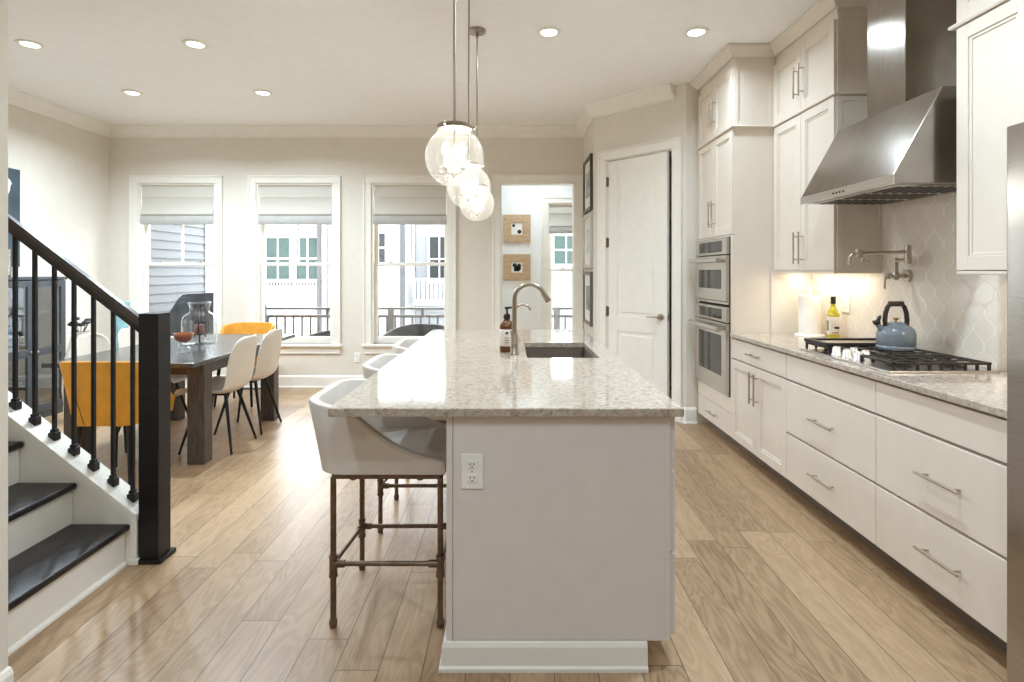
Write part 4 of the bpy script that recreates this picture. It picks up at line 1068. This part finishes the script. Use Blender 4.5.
# ------------------------------------------------------------------ bar stools
def make_stool(label, loc):
    t = thing('bar_stool', label, 'bar stool', loc, 0, 'bar stools along the island')
    ztf = lerp_tab([(-0.272, 0.888), (-0.16, 0.872), (-0.10, 0.836), (-0.04, 0.782), (0.02, 0.734), (0.1, 0.694), (0.17, 0.672), (0.23, 0.66)])
    path = upath(0.23, 0.272, 0.235, 0.1, 8)
    b = MB(); tub(b, path, 0.603, ztf, 0.18, 0.045); b.build('shell', CREAMF, t, local=True, smooth=True)
    b = MB(); b.prism([(x, y) for (x, y), _ in [((p[0][0]*0.97, p[0][1]*0.97), 0) for p in path]], 0.600, 0.612, 'z'); b.build('seat_pan', CREAMF, t, local=True)
    b = MB(); b.box(-0.19, 0.235, -0.188, 0.188, 0.61, 0.672, 0.028, seg=4); b.build('seat_cushion', CREAMF, t, local=True, smooth=True)
    L = 0.2085
    b = MB()
    for s_ in (-1, 1):
        b.bar((-L, s_*L, 0.590), (L, s_*L, 0.590), 0.02, 0.02); b.bar((s_*L, -L+0.01, 0.5898), (s_*L, L-0.01, 0.5898), 0.0196, 0.0196)
    for x in (-0.13, 0.13):
        for y in (-L, L): b.cyl((x, y, 0.575), (x, y, 0.586), 0.012, seg=10)
    b.build('seat_frame', BRONZE, t, local=True)
    for sx in (-1, 1):
        for sy in (-1, 1):
            x, y = sx*L, sy*L; zs = 0.247 if sy < 0 else 0.2
            lg = MB().cyl((x, y, 0.03), (x, y, 0.584), 0.0115, seg=14).build('leg', BRONZE, t, local=True, smooth=True)
            b = MB(); b.cyl((x, y, zs-0.04), (x, y, zs+0.03), 0.015, seg=14); b.cyl((x, y, zs-0.05), (x, y, zs-0.038), 0.0172, seg=14); b.cyl((x, y, zs+0.026), (x, y, zs+0.036), 0.0172, seg=14)
            b.build('pipe_coupling', BRONZE, lg, local=True, smooth=True)
            b = MB(); b.cyl((x, y, 0.0), (x, y, 0.022), 0.0135, 0.017, seg=14); b.cyl((x, y, 0.022), (x, y, 0.034), 0.0165, 0.012, seg=14)
            b.build('foot_cap', BRONZE, lg, local=True, smooth=True)
    for p, q in (((-L, -L, 0.247), (L, -L, 0.247)), ((-L, L, 0.2), (L, L, 0.2)), ((-L, -L, 0.247), (-L, L, 0.2)), ((L, -L, 0.247), (L, L, 0.2))):
        b = MB(); p, q = Vector(p), Vector(q); d = (q-p).normalized()
        b.cyl(p, q, 0.0095, seg=12); b.cyl(p, p+d*0.045, 0.0145, seg=12); b.cyl(q-d*0.045, q, 0.0145, seg=12)
        b.build('stretcher', BRONZE, t, local=True, smooth=True)
    return t
stool = make_stool('cream barrel bar stool on pipe legs at the near end of the island', (-0.48, 2.352, 0))
dup(stool, (-0.48, 3.13, 0), 'cream barrel bar stool, second along the island')
dup(stool, (-0.48, 3.91, 0), 'cream barrel bar stool nearest the windows')

# ------------------------------------------------------------------ pendants and recessed lights
def make_pendant(label, loc):
    """origin at the globe centre"""
    t = thing('pendant_light', label, 'pendant lamp', loc, 0, 'globe pendants over the island')
    up = CEILZ-loc[2]
    b = MB(); b.lathe([(0, up-0.028), (0.02, up-0.028), (0.062, up-0.018), (0.064, up-0.003), (0, up-0.003)], (0, 0, 0), 28); b.build('canopy', CHAMP, t, local=True, smooth=True)
    b = MB(); b.cyl((0, 0, 0.14), (0, 0, up-0.02), 0.0055, seg=10); b.ball((0, 0, up-0.045), 0.012); b.build('rod', CHAMP, t, local=True, smooth=True)
    b = MB(); b.lathe([(0, 0.118), (0.072, 0.118), (0.074, 0.122), (0.074, 0.134), (0.068, 0.138), (0.02, 0.142), (0.012, 0.155), (0, 0.155)], (0, 0, 0), 32)
    for k in range(3):
        a = 2*PI*k/3+0.1
        b.cyl((0.07*math.cos(a), 0.07*math.sin(a), 0.127), (0.086*math.cos(a), 0.086*math.sin(a), 0.127), 0.006, seg=10); b.ball((0.087*math.cos(a), 0.087*math.sin(a), 0.127), 0.008, 10)
    b.build('fitter', CHAMP, t, local=True, smooth=True)
    a0 = math.asin(0.066/0.125)
    pf_ = [(0.125*math.sin(a0+(PI-a0)*k/24), 0.125*math.cos(a0+(PI-a0)*k/24)) for k in range(25)]
    pf_ = [(0.066, 0.122)]+pf_[:-1]+[(0, -0.125)]
    b = MB(); b.lathe(pf_, (0, 0, 0), 40); b.build('globe', SEEDGL, t, local=True, smooth=True)
    b = MB(); b.cyl((0, 0, 0.13), (0, 0, -0.07), 0.005, seg=10); b.lathe([(0, -0.09), (0.006, -0.085), (0.016, -0.072), (0.016, -0.066), (0.006, -0.06), (0, -0.06)], (0, 0, 0), 16)
    for k in range(3):
        a = 2*PI*k/3+PI/2; x, y = 0.041*math.cos(a), 0.041*math.sin(a)
        b.tube([(0.012*math.cos(a), 0.012*math.sin(a), -0.068), (x*0.8, y*0.8, -0.066), (x, y, -0.052)], 0.004, 8); b.cyl((x, y, -0.055), (x, y, -0.046), 0.012, seg=12)
    b.build('stem', CHAMP, t, local=True, smooth=True)
    for k in range(3):
        a = 2*PI*k/3+PI/2; x, y = 0.041*math.cos(a), 0.041*math.sin(a)
        sl = MB().cyl((x, y, -0.047), (x, y, 0.0), 0.0095, seg=14).build('candle_sleeve', CERAM, t, local=True, smooth=True)
        b = MB(); b.lathe([(0.006, 0.0), (0.014, 0.014), (0.016, 0.028), (0.012, 0.045), (0.004, 0.06), (0, 0.063)], (x, y, 0), 14); b.build('bulb', BULB, sl, local=True, smooth=True)
    pl = bpy.data.lights.new('pendant_glow', 'POINT'); pl.energy = PEND_W; pl.color = (0.92, 0.95, 0.94); pl.shadow_soft_size = 0.05
    po = bpy.data.objects.new('pendant_glow', pl); C.objects.link(po); po.parent = t; po.location = (0, 0, 0.03)
    return t
PX, PZ = -0.235, 1.868
pn = make_pendant('clear seeded glass globe pendant, nearest of three', (PX, 2.33, PZ))
dup(pn, (PX, 3.15, PZ), 'clear seeded glass globe pendant over the island, middle of three')
dup(pn, (PX, 3.93, PZ), 'clear seeded glass globe pendant with visible ceiling plate, farthest')

def make_down(label, loc):
    t = thing('recessed_light', label, 'ceiling light', loc, 0, 'recessed ceiling lights')
    b = MB(); b.lathe([(0.058, -0.002), (0.085, -0.002), (0.09, -0.006), (0.086, -0.012), (0.064, -0.014), (0.058, -0.01)], (0, 0, 0), 32, closed=True); b.build('trim_ring', TRIM, t, local=True, smooth=True)
    b = MB(); b.lathe([(0, -0.0065), (0.059, -0.0065), (0.059, -0.003), (0, -0.003)], (0, 0, 0), 28); b.build('diffuser', DIFF, t, local=True)
    area('downlight', (0, 0, -0.016), (0, 0, 0), 0.11, 0.11, DOWN_W, (0.73, 0.88, 1.0), 'DISK', math.radians(150), t)
    return t
LZ = CEILZ-0.0005
dn = make_down('recessed ceiling light at the far left near the crown', (-3.63, 4.16, LZ))
for x, y, l in ((-2.38, 4.16, 'recessed ceiling light above the dining table, nearer row, inner one'), (-3.63, 5.29, 'recessed ceiling light near the window wall, left one of two'),
                (-2.375, 5.29, 'recessed ceiling light near the window wall, right one of two'), (0.279, 3.95, 'recessed ceiling light beside the pendant rods'),
                (1.338, 3.95, 'recessed ceiling light in front of the oven tower')):
    c = dup(dn, (x, y, LZ), l)
    if x > -2 or y < 2:
        for q in c.children:
            if q.type == 'LIGHT': q.data = q.data.copy(); q.data.energy = AISLE_W if x > 1.05 and 2 < y < 3 else (KITCH_W if y > 3 else REAR_W)
for x, y, l in ((1.06, 2.1, 'added unseen ceiling light over the aisle in front of the cooktop'), (0.2, -0.2, 'added unseen ceiling light just above the viewpoint'),  # out-of-view lamps added to fill the aisle, island end and back room
                (-1.0, 0.2, 'added unseen ceiling light behind the viewpoint, middle'), (-3.3, -1.4, 'added unseen ceiling light behind the viewpoint, left'),
                (1.0, -1.4, 'added unseen ceiling light behind the viewpoint, right'), (0.4, 7.3, 'added unseen ceiling light in the room beyond the doorway')):
    c = dup(dn, (x, y, LZ), l)
    if x > -2 or y < 2:
        for q in c.children:
            if q.type == 'LIGHT': q.data = q.data.copy(); q.data.energy = AISLE_W if x > 1.05 and 2 < y < 3 else (KITCH_W if y > 3 else REAR_W)

# ------------------------------------------------------------------ dining set
dt = thing('dining_table', 'long dark wood dining table with thick square legs', 'dining table', (-2.7, 4.7, 0))
TX0, TX1, TYA, TYB = -3.24, -2.185, 3.80, 5.60
MB().box(TX0, TX1, TYA, TYB, 0.718, 0.75, 0.004).build('table_top', TABTOP, dt)
b = MB(); b.box(TX0+0.09, TX1-0.09, 4.02, 4.05, 0.63, 0.718); b.box(TX0+0.09, TX1-0.09, 5.13, 5.16, 0.63, 0.718); b.box(TX0+0.06, TX0+0.09, 4.02, 5.16, 0.631, 0.718); b.box(TX1-0.09, TX1-0.06, 4.02, 5.16, 0.631, 0.718)
b.build('apron', TABW, dt)
for x in (TX0+0.04, TX1-0.13-0.0):
    for y in (3.94, 5.1): MB().box(x, x+0.125, y, y+0.11, 0, 0.718, 0.004).build('leg', TABW, dt)

def make_shell_chair(label, loc, rz):
    t = thing('dining_chair', label, 'chair', loc, rz, 'cream shell chairs at the dining table')
    prof = [(0.255, 0.425, 0.165), (0.24, 0.448, 0.195), (0.19, 0.458, 0.215), (0.08, 0.446, 0.225), (-0.05, 0.436, 0.228), (-0.14, 0.444, 0.226), (-0.195, 0.485, 0.222), (-0.222, 0.56, 0.216), (-0.24, 0.66, 0.208), (-0.255, 0.75, 0.196), (-0.266, 0.82, 0.176), (-0.272, 0.862, 0.14), (-0.274, 0.88, 0.085)]
    n = len(prof)-1
    def fn(u, v):
        i = min(int(round(u*n)), n); x, z, w = prof[i]; s_ = (v-0.5)*2
        k = min(1, max(0, (i-4)/3.5))              # 0 on the seat, 1 on the back
        e = abs(s_)**2.4
        return Vector((x+0.075*e*k*(1-0.5*max(0, (i-9)/3)), w*s_, z+0.05*e*(1-k)*min(1, i/2)))
    b = MB(); b.grid(fn, n, 10)
    o = b.build('shell', SHELL, t, local=True, smooth=True)
    m = o.modifiers.new('thick', 'SOLIDIFY'); m.thickness = 0.014; m.offset = 0
    m = o.modifiers.new('round', 'SUBSURF'); m.levels = 1; m.render_levels = 2
    b = MB(); b.box(-0.075, 0.075, -0.07, 0.07, 0.416, 0.430, 0.004); b.build('under_plate', BLACKM, t, local=True)
    for sx in (-1, 1):
        for sy in (-1, 1): MB().cyl((sx*0.2, sy*0.2, 0), (sx*0.1, sy*0.095, 0.432), 0.009, 0.0145, 12).build('leg', BLACKW, t, local=True, smooth=True)
    return t
c1 = make_shell_chair('cream shell dining chair, nearer of the two on the aisle side', (-2.305, 4.36, 0), PI)
dup(c1, (-2.305, 4.86, 0), 'cream shell dining chair, farther of the two on the aisle side', PI)
dup(c1, (-3.13, 4.40, 0), 'cream shell dining chair behind the handrail, nearer one across the table', 0)
dup(c1, (-3.13, 4.86, 0), 'cream shell dining chair, farther one across the table', 0)

def make_tub_chair(label, loc, rz):
    t = thing('upholstered_chair', label, 'chair', loc, rz, 'mustard chairs at the table ends')
    ztf = lerp_tab([(-0.25, 0.825), (-0.16, 0.80), (-0.06, 0.70), (0.06, 0.58), (0.16, 0.51)])
    path = upath(0.16, 0.25, 0.215, 0.1, 7)
    b = MB(); tub(b, path, 0.405, ztf, 0.17, 0.035); b.build('shell', MUST, t, local=True, smooth=True)
    b = MB(); b.box(-0.215, 0.17, -0.195, 0.195, 0.405, 0.475, 0.03, seg=4); b.build('seat', MUST, t, local=True, smooth=True)
    b = MB(); b.tube([(-0.252-0.17*(z-0.405), 0.09+0.03*math.sin((z-0.41)*7), z) for z in (0.41, 0.48, 0.55, 0.62, 0.68)], 0.002, 6); b.build('seam', mat('dark_piping', srgb(80, 52, 20), 0.7), t, local=True)
    for sx in (-1, 1):
        for sy in (-1, 1): MB().cyl((sx*0.2-0.04, sy*0.19, 0), (sx*0.16-0.04, sy*0.16, 0.41), 0.011, 0.018, 12).build('leg', BLACKW, t, local=True, smooth=True)
    return t
m1 = make_tub_chair('mustard yellow upholstered chair seen from behind through the stair balusters', (-2.6, 3.73, 0), PI/2)
dup(m1, (-2.83, 5.78, 0), 'mustard yellow upholstered chair at the window end of the table', -PI/2)

# things on the table
jr = thing('glass_jar', 'large clear glass jar lantern on the dining table', 'jar', (-2.72, 4.82, 0.7505))
b = MB(); b.lathe([(0, 0.003), (0.125, 0.003), (0.136, 0.012), (0.138, 0.03), (0.138, 0.2), (0.132, 0.235), (0.11, 0.262), (0.082, 0.276), (0.076, 0.29), (0.078, 0.33), (0.086, 0.345), (0.088, 0.362), (0.08, 0.366)], (0, 0, 0), 36); b.build('body', JARGL, jr, local=True, smooth=True)
b = MB(); b.lathe([(0.078, 0.356), (0.09, 0.356), (0.092, 0.362), (0.09, 0.368), (0.078, 0.368)], (0, 0, 0), 32, closed=True); b.build('rim', JARGL, jr, local=True, smooth=True)
wl = thing('wire_lantern', 'dark wire candle holder hanging inside the glass jar', 'candle holder', (-2.72, 4.82, 0.7505))
b = MB()
for k in range(4):
    a = PI/2*k+0.3; b.tube([(0.02*math.cos(a), 0.02*math.sin(a), 0.355), (0.04*math.cos(a), 0.04*math.sin(a), 0.33), (0.048*math.cos(a), 0.048*math.sin(a), 0.2), (0.05*math.cos(a), 0.05*math.sin(a), 0.08)], 0.005, 8)
for z, r in ((0.355, 0.02), (0.2, 0.049), (0.085, 0.05)): b.tube([(r*math.cos(2*PI*k/24), r*math.sin(2*PI*k/24), z) for k in range(25)], 0.005, 8)
for k in range(6):
    a = PI/3*k; b.ball((0.05*math.cos(a), 0.05*math.sin(a), 0.07), 0.009, 8)
b.cyl((0, 0, 0.006), (0, 0, 0.085), 0.006, seg=8); b.lathe([(0, 0.004), (0.04, 0.004), (0.04, 0.008), (0, 0.01)], (0, 0, 0), 18); b.lathe([(0, 0.082), (0.05, 0.082), (0.05, 0.086), (0, 0.087)], (0, 0, 0), 18)
b.build('frame', BLACKM, wl, local=True, smooth=True)
cn = tag(MB().lathe([(0, 0.0), (0.04, 0.0), (0.042, 0.004), (0.042, 0.075), (0.038, 0.08), (0, 0.078)], (-2.72, 4.82, 0.8385), 24).build('candle', CANDLE, smooth=True), 'short brown pillar candle inside the glass jar', 'candle')
gb = thing('candle_bowl', 'small amber glass bowl on a clear glass foot', 'bowl', (-2.575, 4.34, 0.7505))
b = MB(); b.lathe([(0, 0.08), (0.03, 0.08), (0.055, 0.095), (0.069, 0.12), (0.071, 0.145), (0.068, 0.15), (0.064, 0.14), (0.05, 0.108), (0, 0.1)], (0, 0, 0), 32); b.build('bowl', PINK, gb, local=True, smooth=True)
b = MB(); b.lathe([(0, 0), (0.046, 0.0), (0.05, 0.012), (0.046, 0.03), (0.03, 0.042), (0.042, 0.06), (0.04, 0.072), (0.03, 0.08), (0, 0.08)], (0, 0, 0), 28); b.build('foot', JARGL, gb, local=True, smooth=True)

# ------------------------------------------------------------------ china cabinet and what is around it
hu = thing('china_cabinet', 'slate black glass door cabinet behind the stair balusters', 'cabinet', (-4.6, 5.08, 0))
CX0, CX1, CY0, CY1, CZ = LEFTX+0.022, -4.42, 4.70, 5.45, 1.335
b = MB(); b.box(CX0, CX1, CY0, CY0+0.03, 0.06, CZ-0.03); b.box(CX0, CX1, CY1-0.03, CY1, 0.06, CZ-0.03); b.box(CX0, CX0+0.02, CY0, CY1, 0.06, CZ-0.03); b.box(CX0, CX1, CY0, CY1, 0.06, 0.1)
b.box(CX0, CX1, CY0+0.02, CY1-0.02, 0.62, 0.645); b.box(CX0, CX1, (CY0+CY1)/2-0.01, (CY0+CY1)/2+0.01, 0.06, CZ-0.03)
b.build('body', HUTCH, hu)
MB().box(CX0-0.0, CX1+0.025, CY0-0.02, CY1+0.02, CZ-0.03, CZ, 0.005).build('top', HUTCH, hu)
for z in (0.36, 0.98): MB().box(CX0+0.02, CX1-0.03, CY0+0.03, CY1-0.03, z, z+0.018).build('shelf', HUTCH, hu)
b = MB(); b.box(CX0+0.02, CX1+0.006, CY0+0.02, CY1-0.02, 0.0, 0.06); b.build('plinth', HUTCH, hu)
FC = frame_of((CX1, 0, 0), (0, -1, 0), (1, 0, 0)); ymid = (CY0+CY1)/2
for a, c, s_ in ((-CY1, -ymid, 1), (-ymid, -CY0, -1)):
    b = MB(); a += 0.002; c -= 0.002; fr = 0.055
    b.box(a, a+fr, 0.07, CZ-0.035, 0, 0.02, 0.002, FC); b.box(c-fr, c, 0.07, CZ-0.035, 0, 0.02, 0.002, FC)
    for v0, v1 in ((0.07, 0.14), (0.6, 0.67), (CZ-0.095, CZ-0.035)): b.box(a+fr, c-fr, v0, v1, 0, 0.02, 0.002, FC)
    d = b.build('door', HUTCH, hu)
    b = MB(); b.box(a+fr-0.004, c-fr+0.004, 0.67, CZ-0.095, 0.006, 0.01, 0, FC); b.box(a+fr-0.004, c-fr+0.004, 0.14, 0.6, 0.006, 0.01, 0, FC); b.build('glass', CABGL, d)
    u = c-0.028 if s_ == 1 else a+0.028
    b = MB(); b.ball(FC @ Vector((u, 0.64, 0.034)), 0.013); b.cyl(FC @ Vector((u, 0.64, 0.02)), FC @ Vector((u, 0.64, 0.034)), 0.005); b.build('knob', NICKEL, d, smooth=True)
fl = thing('folded_linen', 'folded pale blue striped linen behind the cabinet glass', 'linen', (-4.6, 4.9, 0.6455))
for k in range(4):
    b = MB(); b.box(-4.72, -4.47, 4.78, 5.02, 0.6457+0.06*k, 0.6457+0.06*k+0.058, 0.02, seg=3)
    b.build('fold', mat('pale_blue_linen', srgb(150, 180, 200), 0.9) if k % 2 else mat('white_linen', srgb(226, 228, 228), 0.9), fl, smooth=True)
pt = tag(MB().lathe([(0, 0), (0.09, 0), (0.13, 0.012), (0.132, 0.018), (0.09, 0.008), (0, 0.008)], (0, 0, 0), 32, Matrix.Translation((-4.7, 4.9, 1.129)) @ Matrix.Rotation(math.radians(80), 4, 'Y')).build('platter', CERAM, smooth=True), 'round white platter standing inside the cabinet behind glass', 'platter')
fp = thing('leaning_print', 'small mottled grey print in dark frame standing on the cabinet', 'picture', (-4.62, 5.0, CZ))
b = MB(); b.box(-4.66, -4.63, 4.93, 5.11, CZ+0.0005, CZ+0.27, 0.004); b.build('frame', DKFRAME, fp)
b = MB(); b.box(-4.631, -4.627, 4.945, 5.095, CZ+0.015, CZ+0.255); b.build('print', MOTTLE, fp)
wa = thing('wall_art', 'dark slate painting with a pale round shape above the cabinet', 'painting', (LEFTX, 5.0, 1.43))
MB().box(LEFTX+0.001, LEFTX+0.035, 4.66, 5.34, 1.43, 2.37, 0.003).build('canvas', CANVAS, wa)
b = MB(); b.prism([(5.135+0.115*math.cos(a)*(1.0 if math.sin(a) > 0 else 0.85), 2.2+0.095*math.sin(a)*(1 if math.sin(a) > 0 else 1.3)) for a in [2*PI*k/28 for k in range(28)]], LEFTX+0.035, LEFTX+0.037, 'x'); b.build('pale_shape', CERAM, wa)
# teal vase and sprig vase behind the table
tv = tag(MB().lathe([(0, 0), (0.085, 0), (0.09, 0.02), (0.075, 0.12), (0.06, 0.35), (0.062, 0.7), (0.07, 0.92), (0.078, 1.0), (0.09, 1.05), (0.084, 1.052), (0.07, 1.0), (0.055, 0.8), (0, 0.75)], (-4.28, 6.05, 0.0005), 32).build('floor_vase', TEAL, smooth=True), 'tall pale teal glass floor vase in the corner by the left window', 'vase')
wv = thing('sprig_vase', 'white floor vase with black leafy sprigs behind the dining chairs', 'vase', (-3.98, 5.1, 0))
b = MB(); b.lathe([(0, 0), (0.1, 0), (0.11, 0.02), (0.14, 0.3), (0.13, 0.55), (0.085, 0.72), (0.07, 0.8), (0.078, 0.83), (0.07, 0.83), (0.06, 0.79), (0, 0.7)], (0, 0, 0), 32); b.build('pot', CERAM, wv, local=True, smooth=True)
b = MB(); random.seed(3)
for k in range(7):
    a = 2*PI*k/7+0.4; r = 0.05+0.06*random.random(); h = 0.88+0.08*random.random()
    b.tube([(0, 0, 0.75), (r*0.5*math.cos(a), r*0.5*math.sin(a), 0.84), (r*math.cos(a), r*math.sin(a), h)], 0.003, 6)
    b.ball((r*math.cos(a), r*math.sin(a), h), 0.032, 10, (1.2, 1.0, 0.55))
b.build('sprigs', LEAF, wv, local=True, smooth=True)
# floor register under the baseboard
fv = thing('floor_register', 'dark floor register below the baseboard by the middle window', 'vent', (-3.0, 6.47, 0))
MB().box(-3.2, -2.83, 6.42, 6.535, 0.0005, 0.006, 0.002).build('frame', mat('brown_register', srgb(96, 78, 60), 0.5, 0.4), fv)
b = MB()
for k in range(12): b.box(-3.18+k*0.029, -3.165+k*0.029, 6.435, 6.52, 0.006, 0.008)
b.build('slats', BLACKM, fv)

# ------------------------------------------------------------------ pictures on the picture wall
FP = frame_of((PW, 0, 0), (0, -1, 0), (-1, 0, 0))      # u = -Y
def picture(label, ya, yb, z0, z1, fm, inner, fw=0.04):
    t = thing('picture_frame', label, 'picture', (PW, (ya+yb)/2, z0), 0, 'small pictures beside the pantry')
    b = MB(); a, c = -yb, -ya
    b.ring(a, c, z0, z1, fw, 0.001, 0.03, 0.003, FP)
    b.build('frame', fm, t)
    MB().box(a+fw, c-fw, z0+fw, z1-fw, 0.001, 0.014, 0, FP).build('mat_board', MATB, t)
    w = (c-a)*0.27; h = (z1-z0)*0.27
    MB().box(a+w, c-w, z0+h, z1-h, 0.014, 0.016, 0, FP).build('print', inner, t)
picture('square picture in a dark frame, top one beside the pantry door', 5.83, 6.40, 2.045, 2.64, DKFRAME, PHOTO)
picture('square picture in a pale frame, middle one beside the pantry door', 5.83, 6.40, 1.42, 2.015, SILVERF, mat('faded_print', srgb(205, 205, 208), 0.5, var=0.1))
picture('square picture in a dark edged silver frame, lowest beside the pantry door', 5.83, 6.40, 0.80, 1.385, mat('pewter_frame', srgb(120, 116, 110), 0.35, 0.6), mat('grey_blue_print', srgb(140, 146, 154), 0.4, var=0.3, scale=6))
# two square tan frames in the room beyond
FH = frame_of((0, HY, 0), (1, 0, 0), (0, -1, 0))
def tanframe(label, z0, z1, dark):
    x0, x1 = -0.095, 0.295
    t = thing('square_frame', label, 'picture', ((x0+x1)/2, HY, z0), 0, 'tan frames in the room beyond')
    b = MB(); w = 0.115
    b.ring(x0, x1, z0, z1, w, 0.001, 0.035, 0.004, FH)
    b.build('frame', OAKF, t)
    p = MB().box(x0+w, x1-w, z0+w, z1-w, 0.001, 0.02, 0, FH).build('photo', MATB, t)
    b = MB()
    if dark:
        for (u, v, r) in ((0.3, 0.7, 0.03), (0.45, 0.45, 0.035), (0.7, 0.65, 0.03), (0.6, 0.3, 0.03), (0.35, 0.25, 0.022), (0.75, 0.4, 0.02)):
            c_ = Vector((x0+w+(x1-x0-2*w)*u, z0+w+(z1-z0-2*w)*v, 0.02)); b.cyl(FH @ c_, FH @ (c_+Vector((0, 0, 0.002))), r, seg=14)
    else:
        for (u, v, r) in ((0.72, 0.25, 0.03), (0.2, 0.75, 0.022)):
            c_ = Vector((x0+w+(x1-x0-2*w)*u, z0+w+(z1-z0-2*w)*v, 0.02)); b.cyl(FH @ c_, FH @ (c_+Vector((0, 0, 0.002))), r, seg=14)
    b.build('dark_figures', BLACKP, p)
tanframe('square tan frame with a pale photo, upper of two beyond the doorway', 1.80, 2.205, False)
tanframe('square tan frame with dark figures, lower of two beyond the doorway', 1.255, 1.635, True)
